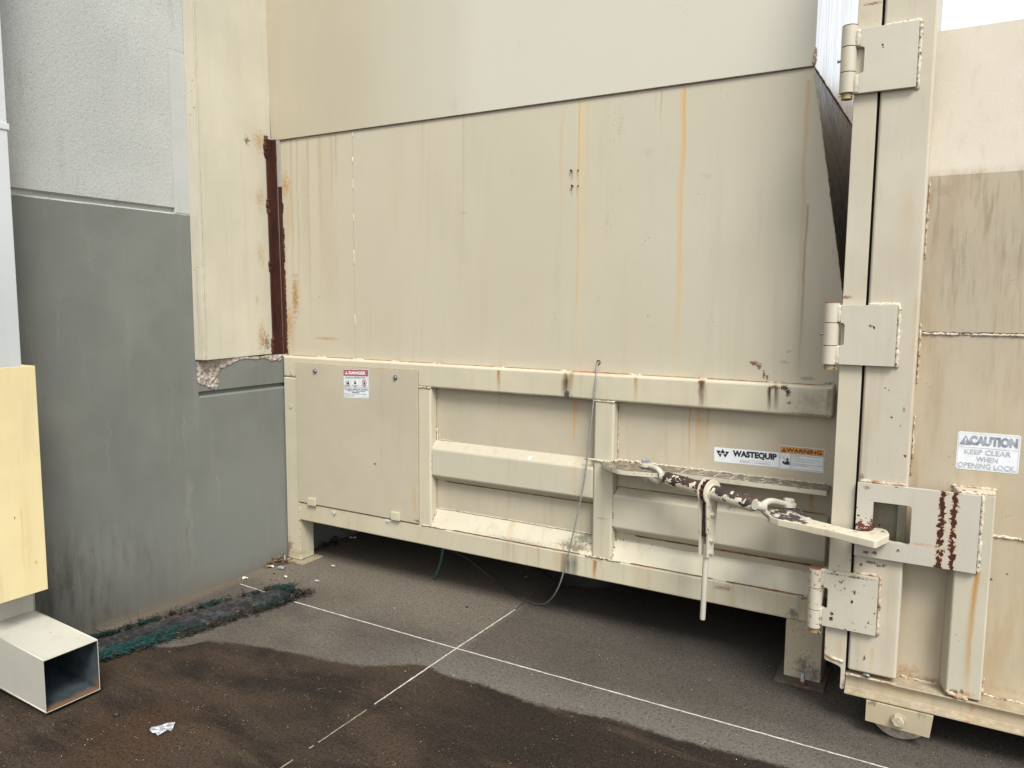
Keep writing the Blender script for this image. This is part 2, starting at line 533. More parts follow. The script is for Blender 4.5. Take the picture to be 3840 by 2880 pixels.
def line_mat(name, cola, thr, dirt):
    s = SG(name)
    a = s.noise((1,1,1), 60, 4, 0.7)
    b = s.noise((1,1,1), 9, 4, 0.65)
    c = s.mix(s.math('MULTIPLY', s.sm(a, thr, thr+0.12), dirt), cola, (0.20,0.16,0.12))
    c = s.mix(s.math('MULTIPLY', s.sm(b, 0.55, 0.75), 0.35), c, (0.3,0.25,0.2))
    return s.out(c, 0.8)
M_WHITE_LINE = line_mat('white_joint_sealant', (0.56,0.54,0.49), 0.50, 0.6)
M_GREY_LINE = line_mat('worn_joint', (0.30,0.26,0.20), 0.42, 0.9)
M_DARK_LINE = line_mat('dark_joint', (0.035,0.028,0.022), 0.5, 0.2)
def joint(name, pts, hw, mat, z=0.004, seed=1, gap=None):
    r = random.Random(seed)
    mb = MB()
    pts = [Vector(p) for p in pts]
    out = []
    for a, b in zip(pts[:-1], pts[1:]):
        k = max(1, int((b-a).length/0.02))
        out += [a.lerp(b, i/k) for i in range(k)]
    out.append(pts[-1])
    d = (pts[-1]-pts[0]).normalized(); nrm = Vector((-d.y, d.x, 0))
    L = []; R_ = []
    for p in out:
        o = r.uniform(-0.0009, 0.0009)
        ww = hw*r.uniform(0.65, 1.2)
        L.append(p + nrm*(ww+o)); R_.append(p - nrm*(ww-o))
    for i in range(len(out)-1):
        if gap and gap(out[i], r): continue
        zz = Vector((0,0,z))
        mb.add([L[i]+zz, R_[i]+zz, R_[i+1]+zz, L[i+1]+zz, L[i], R_[i], R_[i+1], L[i+1]],
               [(0,1,2,3),(0,4,5,1),(2,6,7,3),(1,5,6,2),(3,7,4,0)])
    return tag(mb.build(name, mat), kind='structure')
A0 = at(632,1299,2,0); AX = Vector((-1.91,2.819,0)); A1 = Vector((3.5,2.795,0))
joint('pavement_joint', [Vector((-3.42, A0.y+0.03, 0)), A0, AX, at(1900,1655,2,0), A1], 0.0026, M_WHITE_LINE, seed=3, z=0.0015)
B0 = at(1113,1317,2,0)
joint('pavement_joint', [B0, AX, Vector((-1.912,2.24,0))], 0.0022, M_WHITE_LINE, z=0.0025, seed=4)
joint('pavement_joint', [Vector((-1.912,2.19,0)), Vector((-1.914,1.93,0))], 0.0022, M_GREY_LINE, seed=5, z=0.0015, gap=lambda p, r: r.random() < 0.2)
joint('pavement_joint', [Vector((-1.914,1.925,0)), Vector((-1.92,-1.5,0))], 0.0022, M_GREY_LINE, seed=6, z=0.002, gap=lambda p, r: r.random() < 0.55)
joint('pavement_joint', [at(1150,1288,2,0), B0], 0.0022, M_DARK_LINE, z=0.002, seed=7)
joint('pavement_joint', [Vector((-1.88,4.9,0)), at(1150,1288,2,0)], 0.0018, M_DARK_LINE, z=0.002, seed=8)

# =================================================================== building wall
def wall_mat():
    s = SG('stucco_wall')
    big = s.noise((1,1,1), 1.2, 4, 0.6)
    n = s.noise((1,1,1), 95, 3, 0.6)
    n2 = s.noise((1,1,1), 260, 2, 0.6)
    fine = s.noise((1,1,1), 12, 5, 0.7)
    smooth_zone = s.math('MULTIPLY', s.sm(s.Y, 2.585, 2.60), s.sm(s.Z, 2.87, 2.86))
    light = s.mix(s.sm(big, 0.35, 0.65), (0.385,0.395,0.375), (0.455,0.465,0.44))
    dark = s.mix(s.sm(big, 0.35, 0.65), (0.145,0.151,0.134), (0.178,0.185,0.165))
    edge = s.math('ADD', 2.043, s.math('MULTIPLY', s.math('SUBTRACT', fine, 0.5), 0.012))
    c = s.mix(s.sm(s.Z, s.math('SUBTRACT', edge, 0.002), s.math('ADD', edge, 0.002)), dark, light)
    c = s.mix(s.math('MULTIPLY', s.sm(n, 0.62, 0.74), s.math('MULTIPLY_ADD', smooth_zone, -0.22, 0.30)), c, (0.10,0.10,0.095))
    pit = s.noise((1,1,1), 120, 2, 0.7, off=(2,0,1))
    c = s.mix(s.math('MULTIPLY', s.sm(pit, 0.54, 0.68), s.math('MULTIPLY_ADD', smooth_zone, -0.25, 0.34)), c, (0.16,0.16,0.15))
    ns = s.noise((1,1,0.1), 18, 4, 0.65)
    c = s.mix(s.math('MULTIPLY', s.sm(ns, 0.55, 0.75), 0.22), c, (0.24,0.235,0.21))
    # splash dirt along the foot
    f = s.math('MULTIPLY', s.sm(s.math('ADD', s.Z, s.math('MULTIPLY', ns, 0.55)), 0.78, 0.28), s.sm(s.Y, 3.0, 2.0))
    c = s.mix(s.math('MULTIPLY', f, 0.62), c, (0.070,0.063,0.052))
    f = s.math('MULTIPLY', s.sm(s.math('ADD', s.Z, s.math('MULTIPLY', fine, 0.14)), 0.20, 0.04), 0.45)
    c = s.mix(f, c, (0.115,0.10,0.08))
    nst = s.noise((1,1,0.22), 13, 5, 0.7, off=(3,3,3))
    f = s.math('MULTIPLY', s.sm(nst, 0.44, 0.66), s.math('MULTIPLY', s.sm(s.math('ADD', s.Z, s.math('MULTIPLY', nst, 0.5)), 0.95, 0.55), s.sm(s.Y, 2.55, 1.95)))
    c = s.mix(s.math('MULTIPLY', f, 0.6), c, (0.046,0.040,0.033))
    gn = s.noise((1,1,1), 60, 4, 0.75)
    f = s.math('MULTIPLY', s.sm(s.math('ADD', s.Z, s.math('MULTIPLY', gn, 0.10)), 0.10, 0.045), 0.7)
    c = s.mix(f, c, (0.17,0.14,0.11))
    wob = s.math('MULTIPLY', s.math('SUBTRACT', s.noise((6,6,14), 1.0, 3, 0.6), 0.5), 0.10)
    brk = s.noise((1,1,1), 30, 4, 0.7)
    for (px, y0, y1, wpx, kc, st) in [(404,1020,1250,11,(0.21,0.215,0.185),0.9),(402,1120,1245,3,(0.12,0.12,0.10),0.7),(322,1180,1300,5,(0.10,0.10,0.085),0.5),
                                      (470,1020,1100,3,(0.27,0.27,0.25),0.6),(395,880,1000,3,(0.27,0.27,0.25),0.4),(230,900,1050,3,(0.24,0.24,0.22),0.4)]:
        a = at(px, y0, 0, XW); b = at(px, y1, 0, XW); e = at(px+wpx, y0, 0, XW)
        c = s.mix(s.math('MULTIPLY', s.grp(STREAK, s.Y, s.Z, a.y, abs(e.y-a.y), a.z, b.z, wob, brk, 0.15), st), c, kc)
    h = s.math('ADD', n, s.math('MULTIPLY', n2, 0.4))
    h = s.math('MULTIPLY', h, s.math('MULTIPLY_ADD', smooth_zone, -0.75, 1.0))
    h = s.math('MULTIPLY', h, s.math('MULTIPLY_ADD', s.sm(s.Z, 2.0, 2.1), 0.5, 0.5))
    return s.out(c, 0.8, 0, s.bump(s.noise((1,1,1), 5, 3, 0.6), 0.2, 0.01, s.bump(h, 0.55, 0.0035)), 0.25)
M_WALL = wall_mat()
wall = thing('building_wall', 'grey stucco building wall, pale above and dark grey below, left of the machine', 'wall', (XW, 3.0, 0))
mb = MB()
def wall_profile(zg):
    P = [(XW-0.3, -0.05), (XW, -0.05)]
    if zg:
        P += [(XW, zg-0.018), (XW-0.018, zg-0.006), (XW-0.018, zg+0.009), (XW, zg+0.017)]
    P += [(XW, 6.0), (XW-0.3, 6.0)]
    return P
ygA = at(378,459,0,XW).y
ygB = at(429,852,0,XW).y
mb.prism(wall_profile(2.058), 1, -3.0, ygA)
mb.prism(wall_profile(None), 1, ygA, ygB)
zc6 = 1.270
mb.prism([(XW-0.3, -0.05), (XW, -0.05), (XW, 1.092-0.018), (XW-0.018, 1.086), (XW-0.018, 1.101), (XW, 1.109), (XW, zc6), (XW-0.3, zc6)], 1, ygB, YR+0.3)
mb.prism([(XW-0.3, -0.05), (XW, -0.05), (XW, 4.5), (XW-0.3, 4.5)], 1, YR+0.3, 9.0)
mb.build('wall_panel', M_WALL, wall)
# trowelled repair strip beside the beige plate
mb = MB()
ps = at(362,112,0,XW+0.003); pe = at(376,460,0,XW+0.003)
mb.prism([(XW-0.001, ygA+0.004), (XW+0.0022, ygA+0.004), (XW+0.0022, 2.70), (XW-0.001, 2.70)], 2, 2.05, ps.z)
mb.build('repair_strip', M_WALL, wall, bevel=0.001)
# broken concrete below the beige plate
def rock_mat():
    s = SG('broken_concrete')
    v = s.vor((1,1,1), 55, out='Color')
    n = s.noise((1,1,1), 40, 5, 0.75)
    c = s.mix(s.sm(n, 0.35, 0.65), (0.20,0.16,0.13), (0.62,0.55,0.47))
    c = s.mix(0.35, c, s.mix(0.8, v, (0.45,0.36,0.29)))
    c = s.mix(s.sm(s.noise((1,1,1), 110, 4, 0.7), 0.56, 0.7), c, (0.10,0.075,0.06))
    hh = s.math('ADD', s.vor((1,1,1), 48), n)
    return s.out(c, 0.85, 0, s.bump(hh, 1.0, 0.012))
M_ROCK = rock_mat()
def wall_patch(poly, t):
    mb = MB()
    P = []
    r = random.Random(5)
    for i in range(len(poly)):
        a = poly[i]; b = poly[(i+1) % len(poly)]
        for k in range(4):
            q = (a[0]+(b[0]-a[0])*k/4, a[1]+(b[1]-a[1])*k/4)
            j = 5 if k else 0
            w_ = c4(q[0]+r.uniform(-j, j), q[1]+r.uniform(-j, j), 0, XW)
            P.append((w_.y, w_.z))
    mb.prism(P, 0, XW-0.001, XW+t)
    return mb
wall_patch([(1226,560),(1480,556),(1490,574),(1440,604),(1372,630),(1345,680),(1360,712),(1340,768),(1290,745),(1226,716)], 0.004).build('broken_concrete', M_ROCK, wall, label='chipped bare concrete below the beige plate')
wall_patch([(1490,560),(1755,545),(1745,580),(1700,586),(1640,566),(1560,574),(1490,576)], 0.004).build('broken_concrete', M_ROCK, wall)

# =================================================================== beige dock plate on the wall
XB = XW + 0.055
bpTL = at(405,0,0,XB); bpBL = at(437,778,0,XB); bpTR = at(570,0,0,XB); bpBR = at(606,768,0,XB)
M_PLATE = paint('beige_plate_paint', (0.60,0.568,0.455), plane=(0, XB), h='Y', grime=0.06, chips=0.15, warm=0.10, rough=0.38,
    blobs=[(592,300,20,28,(0.48,0.29,0.13),0.9,0.8),(591,425,13,28,(0.48,0.32,0.16),0.8,0.8),(592,548,12,28,(0.48,0.32,0.16),0.75,0.8),(592,735,12,36,(0.40,0.22,0.10),0.9,0.9),
           (604,742,10,20,BROWN,0.7,1.5),(425,350,3,5,GREY,0.7,3),(560,300,7,10,BROWN,0.8,2),(580,648,5,12,GREY,0.4,1)])
M_PLATE_EDGE = paint('beige_plate_edge', (0.50,0.46,0.36), plane=(0, XB), h='Y', grime=0.3, chips=0.35, rough=0.6, bumpy=0.8)
dock = thing('dock_plate', 'tall smooth beige steel plate fixed to the grey wall above broken concrete', 'wall plate', (XB, 2.95, 1.28))
mb = MB()
zt = 4.2
yl = (bpTL.y+bpBL.y)/2
yBt = at(385,0,0,XW+0.01)
KB = at(601.5, 767, 1, YH-0.004); KT = at(584.5, 290, 1, YH-0.004)
def kx_(z): return KB.x + (KT.x-KB.x)*(z-KB.z)/(KT.z-KB.z)
def pq(z): return [(XB-0.03, 2.708, z), (XB, 2.712, z), (kx_(z), YH-0.0005, z), (kx_(z)-0.03, YH-0.0005, z)]
mb.loft(pq(1.281), pq(zt))
mb.build('plate', M_PLATE, dock, bevel=0.003)
mb = MB(); mb.box(XW-0.42, XW-0.35, 2.6, YR+0.4, 1.0, 4.5)
mb.build('opening_jamb', M_WALL, wall)
mb = MB()
mb.prism([(XW+0.001, 2.685), (XB+0.003, 2.698), (XB+0.003, 2.711), (XW+0.001, 2.707)], 2, 1.283, zt)
mb.build('edge_trim', M_PLATE_EDGE, dock, bevel=0.002)
mb = MB()
mb.bead([(XB+0.002, 2.712, z) for z in [1.29+i*0.02 for i in range(int((zt-1.3)/0.02))]], 0.0028, jit=0.0012, step=0.02)
mb.build('caulk_bead', M_PLATE_EDGE, dock, smooth=True)

# =================================================================== rusty angle iron in the corner
def rust_mat(name, a=(0.045,0.014,0.010), b=(0.085,0.028,0.016), spots=(0.02,0.012,0.01), rough=0.6):
    s = SG(name)
    n = s.noise((1,1,0.3), 18, 5, 0.7)
    c = s.mix(s.sm(n, 0.3, 0.7), a, b)
    n2 = s.noise((1,1,1), 70, 4, 0.7)
    c = s.mix(s.math('MULTIPLY', s.sm(n2, 0.55, 0.7), 0.7), c, spots)
    c = s.mix(s.math('MULTIPLY', s.sm(n2, 0.42, 0.3), 0.25), c, (0.18,0.075,0.03))
    return s.out(c, rough, 0, s.bump(n2, 0.5, 0.002), 0.35)
M_RUST = rust_mat('brown_rust', (0.030,0.010,0.008), (0.070,0.022,0.013))
M_RUST_SCALE = rust_mat('rust_scale', (0.03,0.012,0.009), (0.10,0.035,0.016), (0.015,0.009,0.008), 0.9)
ang = thing('angle_iron', 'dark brown rusty steel angle standing in the corner between beige plate and hopper', 'angle iron', (-3.43, 3.28, 1.27))
za0, za1 = KB.z+0.002, at(585,298,1,YH-0.05).z
pdir = Vector((XB-KB.x, 2.712-YH, 0)).normalized()         # along the beige plate towards the camera
def iron(z, wr_, wl=0.058):
    c = Vector((kx_(z)+0.0035, YH-0.006, z)); t = 0.007
    a = c + pdir*wl
    nx = Vector((-pdir.y, pdir.x, 0)) * (1 if -pdir.y > 0 else -1)
    return [a, a+nx*t, c+nx*t+pdir*t, c+Vector((wr_, -t, 0)), c+Vector((wr_, 0, 0)), c]
mb = MB(); mb.loft(iron(za0, 0.042), iron(za1, 0.040))
mb.build('angle_section', M_RUST, ang, bevel=0.002)
zmid = at(605,405,1,YH).z
mb = MB()
mb.loft([(kx_(z)+0.046, YH-0.004, z) for z in ()] or [(kx_(za0)+a, b, za0) for a, b in ((0.046,YH-0.0048),(0.072,YH-0.0048),(0.072,YH-0.0008),(0.046,YH-0.0008))],
        [(kx_(zmid)+a, b, zmid) for a, b in ((0.046,YH-0.0048),(0.076,YH-0.0048),(0.076,YH-0.0008),(0.046,YH-0.0008))])
mb.build('inner_strip', M_RUST, ang, bevel=0.001)
mb = MB()
def wp(z, d=0.055, o=0.004): return Vector((kx_(z)+o, YH-0.006, z)) + pdir*d
for (zc, hh, dd_) in [(za1-0.05, 0.062, 0.060), (za1-0.395, 0.045, 0.056), (za1-0.75, 0.035, 0.055), (za0+0.055, 0.055, 0.058)]:
    mb.bead([wp(zc+hh, dd_-0.004), wp(zc, dd_+0.003), wp(zc-hh, dd_-0.005)], 0.0105, step=0.007, jit=0.0045)
for (zc, hh, o_) in [(za1-0.07, 0.05, 0.043), (za1-0.40, 0.03, 0.078), (za1-0.62, 0.10, 0.078), (za0+0.32, 0.20, 0.076), (za0+0.06, 0.06, 0.074)]:
    mb.bead([(kx_(z)+o_, YH-0.004, z) for z in (zc+hh, zc, zc-hh)], 0.0052, step=0.007, jit=0.0035)
mb.build_each('weld_bead', M_RUST_SCALE, ang, smooth=True)
mb = MB()
mb.loft([(kx_(zmid)+a, b, zmid+0.002) for a, b in ((0.047,YH-0.007),(0.077,YH-0.007),(0.077,YH-0.0008),(0.047,YH-0.0008))],
        [(kx_(za1)+a, b, za1) for a, b in ((0.045,YH-0.007),(0.076,YH-0.007),(0.076,YH-0.0008),(0.045,YH-0.0008))])
mb.build('backing_strip', paint('strip_paint', (0.36,0.345,0.30), grime=0.3, warm=0.3), ang, bevel=0.002)

# =================================================================== trash compactor
comp = thing('trash_compactor', 'large beige steel trash compactor with ribbed lower frame and tall flat hopper', 'compactor', (-1.9, YF, 0))
P_F = (1, YF)
rail_streaks = [(1224,804,860,10,(0.03,0.025,0.02),1.5),(1235,804,850,6,(0.3,0.16,0.05),0.9),(1222,806,850,4,(0.25,0.13,0.03),0.9),(1078,800,846,5,(0.36,0.2,0.08),1.2),(1373,815,868,6,(0.40,0.26,0.11),1.2),(1515,822,880,7,(0.05,0.03,0.02),1.5),(1518,822,880,12,BROWN,0.7),
    (1666,836,888,6,(0.05,0.04,0.03),1.3),(1680,836,888,7,(0.06,0.05,0.04),1.1),(1790,840,900,8,DARK,0.8),(1740,838,895,40,GREY,0.35),(1255,808,860,5,AMBER,0.35),(1150,802,840,30,GREY,0.10),(980,790,820,20,GREY,0.08),(1560,830,880,25,GREY,0.15)]
rail_blobs = [(1225,852,9,9,DARK,0.9,2),(1695,838,10,6,RUSTD,1,4),(1702,848,5,9,RUSTD,1,4),(1705,870,5,3,RUSTD,0.8,4),(1090,850,30,3,DARK,0.5,2),(1200,857,60,3,DARK,0.55,2),(1760,870,50,35,GREY,0.35,1),(1310,806,60,4,ORANGE,0.7,2),(1260,804,40,3,(0.5,0.16,0.06),0.8,2),(1515,826,8,5,BROWN,0.9,3),(1672,836,10,5,BROWN,0.9,3),(1750,896,60,4,DARK,0.5,2)]
M_RAIL = paint('rail_paint', CREAM, P_F, streaks=rail_streaks, blobs=rail_blobs, grime=0.10, chips=0.05)
M_FRAME = paint('frame_paint', CREAM, P_F, grime=0.10, chips=0.12, warm=0.06,
    streaks=[(1290,1000,1200,20,GREY,0.12)], blobs=[(625,1180,8,20,BROWN,0.7,2),(640,1195,16,10,(0.4,0.28,0.12),0.6,1),(1300,1120,12,3,GREY,0.4,2)])
beam_streaks = [(1226,1190,1262,18,(0.08,0.07,0.05),1.2),(1242,1190,1262,11,(0.08,0.09,0.085),1.3),(1218,1195,1262,6,(0.30,0.2,0.07),0.9),(1284,1210,1252,6,(0.36,0.17,0.05),1.5),(1205,1185,1240,12,AMBER,0.7),
    (1098,1155,1200,4,AMBER,0.6),(905,1130,1170,8,AMBER,0.3),(1740,1285,1335,14,AMBER,0.9),(1725,1290,1336,10,(0.16,0.2,0.12),0.6),(672,1110,1140,5,AMBER,0.4)]
beam_blobs = [(1712,1325,14,14,(0.12,0.13,0.09),0.8,1.5),(1735,1290,12,6,BROWN,0.9,2),(1562,1270,22,7,(0.2,0.08,0.04),0.7,1.0),(1440,1210,70,4,ORANGE,0.5,2),(1620,1236,70,4,ORANGE,0.5,2),(1150,1168,110,4,AMBER,0.6,1.5),(1690,1290,30,20,AMBER,0.3,1)]
M_BEAM = paint('beam_paint', CREAM, P_F, streaks=beam_streaks, blobs=beam_blobs, grime=0.22, chips=0.14, warm=0.32)
M_BODY = paint('body_paint', (0.47,0.42,0.315), (1, YR), grime=0.12, warm=0.10, chips=0.08,
    streaks=[(1241,865,960,3,(0.55,0.26,0.06),1.5),(1247,866,920,2,(0.55,0.26,0.06),1.2),(1098,1055,1125,5,AMBER,0.9),(1256,1090,1170,5,AMBER,0.6),(1491,880,1005,3,(0.45,0.24,0.07),1.2),
             (1508,880,1000,5,(0.5,0.3,0.1),0.8),(1520,880,990,16,AMBER,0.8),(1530,880,960,5,(0.45,0.26,0.08),0.8),(1556,880,980,10,AMBER,0.4),(1755,1062,1105,6,ORANGE,1.0),(1660,900,960,5,AMBER,0.35),(1450,880,950,12,AMBER,0.3)],
    blobs=[(1330,985,5,30,(0.42,0.24,0.1),0.8,1.5),(1770,1000,20,20,GREY,0.4,1),(1700,1028,60,6,AMBER,0.6,1)])
M_RIB = paint('rib_paint', (0.52,0.475,0.365), (1, YF), grime=0.10, chips=0.06, dust=0.10,
    streaks=[(1240,985,1070,8,AMBER,0.5),(1098,1120,1170,8,AMBER,0.7)],
    blobs=[(1575,1098,8,8,(0.2,0.2,0.2),0.8,1.5),(1585,1095,4,10,GREY,0.6,2),(1255,1165,22,16,(0.16,0.15,0.11),0.85,1.4),(1245,1180,32,9,(0.13,0.12,0.09),0.8,1.6),(1140,990,3,3,(0.8,0.8,0.78),1,4)])
M_KICK = paint('kick_paint', (0.55,0.51,0.39), (1, YF), grime=0.14, chips=0.12, warm=0.12, speck=0.3,
    streaks=[(1098,1120,1172,8,AMBER,0.9)],
    blobs=[(1250,1168,24,18,(0.15,0.14,0.10),0.9,1.3),(1235,1183,36,10,(0.13,0.12,0.09),0.85,1.5),(1120,1170,90,6,GREY,0.5,1.2),(1240,1184,60,3,(0.3,0.15,0.06),0.5,1.5),(1262,1160,12,14,(0.18,0.17,0.12),0.8,1.2),(1225,1172,16,10,(0.30,0.28,0.2),0.6,1.0),(1720,1230,40,10,(0.2,0.09,0.04),0.8,1.5),(1700,1225,80,9,AMBER,0.6,1.2)])
xl, xr_ = -3.503, -0.40
zrt, zrb = 1.272, 1.143
mb = MB(); mb.box(xl, xr_, YF, YR, zrb, zrt)
rail = mb.build('top_rail', M_RAIL, comp, bevel=0.014, seg=4)
# left post with lower leg
mb = MB(); mb.box(xl, -3.392, YF+0.001, YR+0.06, 0.012, zrb)
mb.build('post', M_FRAME, comp, bevel=0.009, seg=3)
p1l, p1r = c5(941,800,1,YF).x, -2.404
mb = MB(); mb.box(p1l-0.01, p1r, YF+0.001, YR, 0.37, zrb)
mb.build('post', M_FRAME, comp, bevel=0.012, seg=4)
p2l = at(1281,1000,1,YF).x
mb = MB(); mb.box(p2l, -1.348, YF+0.001, YR, 0.372, zrb)
mb.build('post', M_FRAME, comp, bevel=0.012, seg=4)
zb0, zb1 = 0.270, 0.380
mb = MB(); mb.box(-3.392, -0.40, YF, YR+0.02, zb0, zb1-0.001)
mb.build('bottom_beam', M_BEAM, comp, bevel=0.008, seg=3)
# body plate behind the bays, underside and far side
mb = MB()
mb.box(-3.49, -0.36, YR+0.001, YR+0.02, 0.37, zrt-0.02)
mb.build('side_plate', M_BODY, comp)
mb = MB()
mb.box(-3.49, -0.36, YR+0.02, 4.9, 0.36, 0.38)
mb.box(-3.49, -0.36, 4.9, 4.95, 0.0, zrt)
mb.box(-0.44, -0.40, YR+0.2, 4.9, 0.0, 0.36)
mb.build('underside', simple('shade_dark_underside', (0.018,0.015,0.012), (0.045,0.036,0.028), 12, 0.85), comp)  # near-black tone set to cut bounced light and deepen the shade below
# ribs (formed channels) in the two bays
def rib(x0, x1, top_in, top_out, bot_out, bot_in, name='rib', mat=M_RIB):
    Y0, Y1 = YR+0.0005, YF+0.006
    P = [(Y0, bot_in), (Y1, bot_out), (Y1, top_out), (Y0, top_in)]
    mb = MB(); mb.prism(P, 0, x0, x1)
    return mb.build(name, mat, comp, bevel=0.009, seg=3)
zi = lambda f, x, y: f(x, y, 1, YR).z
zo = lambda f, x, y: f(x, y, 1, YF+0.006).z
rib(p1r+0.001, p2l-0.001, zi(c5,1062,742), zo(c5,1025,800), zo(c5,1025,965), zi(c5,1062,995))
rib(-1.347, -0.40, zi(t1,435,640), zo(t1,370,760), zo(t1,350,1205), zi(t1,400,1275))
# sloped kick plates on the bottom beam
def kick(x0, x1, zt_):
    mb = MB()
    mb.prism([(YR+0.0005, 0.375), (YF+0.003, 0.375), (YF+0.003, 0.383), (YR+0.0005, zt_)], 0, x0, x1)
    return mb.build('kick_plate', M_KICK, comp, bevel=0.002)
kick(p1r+0.001, p2l-0.001, zi(c5,1060,1165))
kick(-1.347, -0.40, zi(t1,400,1360))
# access door
dx0, dx1 = at(640,785,1,YF).x, at(903.5,800,1,YF).x
dz1, dz0 = at(640,785,1,YF).z, at(774,1107,1,YF-0.006).z
M_DOOR = paint('door_paint', (0.465,0.415,0.31), P_F, grime=0.08, chips=0.0, rough=0.36,
    streaks=[(895,1050,1118,5,AMBER,0.5)], blobs=[(812,1002,2,2,DARK,1,5),(680,803,5,5,GREY,0.5,2),(898,1080,4,26,AMBER,0.5,2),(905,1125,10,3,BROWN,0.8,3)])
mb = MB(); mb.box(dx0, dx1, YF-0.007, YF-0.0005, dz0, dz1)
door = mb.build('access_door', M_DOOR, comp, bevel=0.0015, label='flat square access door with danger sticker')
M_SEAM = simple('seam_brown_paint', (0.20,0.13,0.08), (0.36,0.27,0.17), 60, 0.7)  # brown tone of the thin strip round the door edge
mb = MB(); mb.box(dx0-0.003, dx1+0.003, YF-0.0018, YF-0.0002, dz0-0.004, dz1+0.003)
mb.build('door_gasket', M_SEAM, door)
M_CLIP = paint('clip_paint', CREAM, P_F, grime=0.15, chips=0.5, chipz=lambda s: -0.03)
for (x0, y0, x1, y1) in [(663,1075,680.5,1094), (843.5,1105,862,1126)]:
    a = at(x0, y0, 1, YF-0.02); b = at(x1, y1, 1, YF-0.02)
    mb = MB(); mb.box(a.x, b.x, YF-0.02, YF-0.008, b.z, a.z)
    mb.build('clip', M_CLIP, door, bevel=0.003)
M_BOLT = simple('dull_bolt_steel', (0.10,0.11,0.11), (0.30,0.31,0.30), 90, 0.4, 0.7)
M_ZINC = simple('zinc_bolt_steel', (0.30,0.31,0.32), (0.48,0.49,0.50), 60, 0.4, 0.5)
for (px, py) in [(680,802), (853,816)]:
    a = at(px, py, 1, YF-0.012)
    mb = MB(); mb.disc_hex((a.x, YF-0.007, a.z), (0,-1,0), 0.011, 0.010)
    mb.cyl((a.x, YF-0.0065, a.z), (a.x, YF-0.0085, a.z), 0.014)
    mb.build('bolt', M_BOLT, door)
# left post cap seam and screw caps
M_CAP = paint('cap_paint', (0.49,0.44,0.335), P_F, grime=0.1, chips=0.1)
for (px, py) in [(628,878), (629,806)]:
    a = at(px, py, 1, YF)
    mb = MB(); mb.cyl((a.x, YF+0.001, a.z), (a.x, YF-0.0025, a.z), 0.014, 18)
    mb.build('plug', M_CAP, comp, bevel=0.001)
# weld beads and blobs
def bead_mat():
    s = SG('painted_weld')
    n = s.noise((1,1,1), 90, 4, 0.7)
    n2 = s.noise((1,1,1), 14, 3, 0.6)
    c = s.mix(s.math('MULTIPLY', s.sm(n, 0.5, 0.7), 0.7), (0.53,0.48,0.37), (0.33,0.23,0.14))
    c = s.mix(s.sm(s.math('ADD', n, s.math('MULTIPLY', n2, 0.4)), 0.76, 0.82), c, (0.10,0.04,0.02))
    return s.out(c, 0.6, 0, s.bump(n, 0.6, 0.003))
M_BEAD = bead_mat()
def bead_rust_mat():
    s = SG('rusty_weld')
    n = s.noise((1,1,1), 35, 5, 0.75)
    c = s.mix(s.sm(n, 0.40, 0.64), (0.52,0.46,0.35), (0.26,0.14,0.065))
    c = s.mix(s.sm(n, 0.60, 0.70), c, (0.07,0.03,0.018))
    return s.out(c, 0.75, 0, s.bump(n, 0.8, 0.003))
M_BEADR = bead_rust_mat()
mb = MB()
for (px, py, L) in [(620,771,4),(697,773,9),(777,777,12),(857,782,9),(946,787,13),(1079,797,14),(1225,805,12),(1373,813,14),(1514,823,16),(1674,833,19),(1790,838,14)]:
    a = at(px-L, py, 1, YH); b = at(px+L, py, 1, YH)
    mb.bead([(a.x, YH-0.012, zrt-0.002), (b.x, YH-0.012, zrt-0.002)], 0.0085, step=0.006, jit=0.003)
    mb.bead([(a.x+0.006, YH-0.028, zrt-0.008), (b.x-0.008, YH-0.026, zrt-0.006)], 0.0055, step=0.005, jit=0.003)
mb.build_each('weld_bead', M_BEADR, comp, smooth=True)
mb = MB()
e = 0.004
mb.bead([(p1r+0.002, YR-0.002, zi(c5,1062,742)+0.06), (p1r+0.004, YR-0.003, zi(c5,1062,742)), (p1r+0.003, YF+0.012, zo(c5,1025,800)), (p1r+0.003, YF+0.012, zo(c5,1025,965))], 0.0045, jit=0.002)
mb.bead([(p1r+0.01, YR-0.002, zi(c5,1062,742)), (p1r+0.10, YR-0.002, zi(c5,1062,742))], 0.003)
mb.bead([(p1r+0.003, YF+0.001, 0.385), (p1r+0.003, YR-0.003, zi(c5,1060,1165))], 0.004)
mb.bead([(p1r-0.06, YF-0.001, 0.383), (p1r+0.10, YF+0.001, 0.383)], 0.004)
mb.bead([(p1r+0.003, YR-0.003, zi(c5,1060,1165)), (p2l-0.002, YR-0.003, zi(c5,1060,1165))], 0.0028, jit=0.001)
mb.bead([(p1l-0.005, YF-0.001, zrb+0.001), (p1r+0.004, YF-0.0005, zrb+0.001)], 0.004)
mb.bead([(p2l-0.03, YF-0.001, 0.383), (-1.30, YF-0.001, 0.383)], 0.004)
mb.bead([(p2l, YF, zrb), (-1.345, YF, zrb)], 0.0035)
mb.bead([(-1.346, YR-0.003, 0.90), (-1.346, YR-0.003, zrb-0.01)], 0.003)
mb.bead([(-1.345, YF+0.008, zo(t1,370,760)), (-1.345, YF+0.008, zo(t1,350,1205))], 0.004)
mb.bead([(-1.345, YF, 0.385), (-1.345, YR-0.003, zi(t1,400,1360))], 0.004)
mb.bead([(-1.33, YR-0.002, zi(t1,400,1360)), (-0.98, YR-0.002, zi(t1,400,1360))], 0.0022, jit=0.001)
mb.bead([(-3.391, YF-0.0005, 0.06), (-3.391, YF-0.0005, 0.385)], 0.0035, jit=0.0015)
mb.bead([(p1r+0.003, YR-0.003, zi(c5,1062,430)), (p1r+0.003, YR-0.003, zi(c5,1062,480))], 0.004)
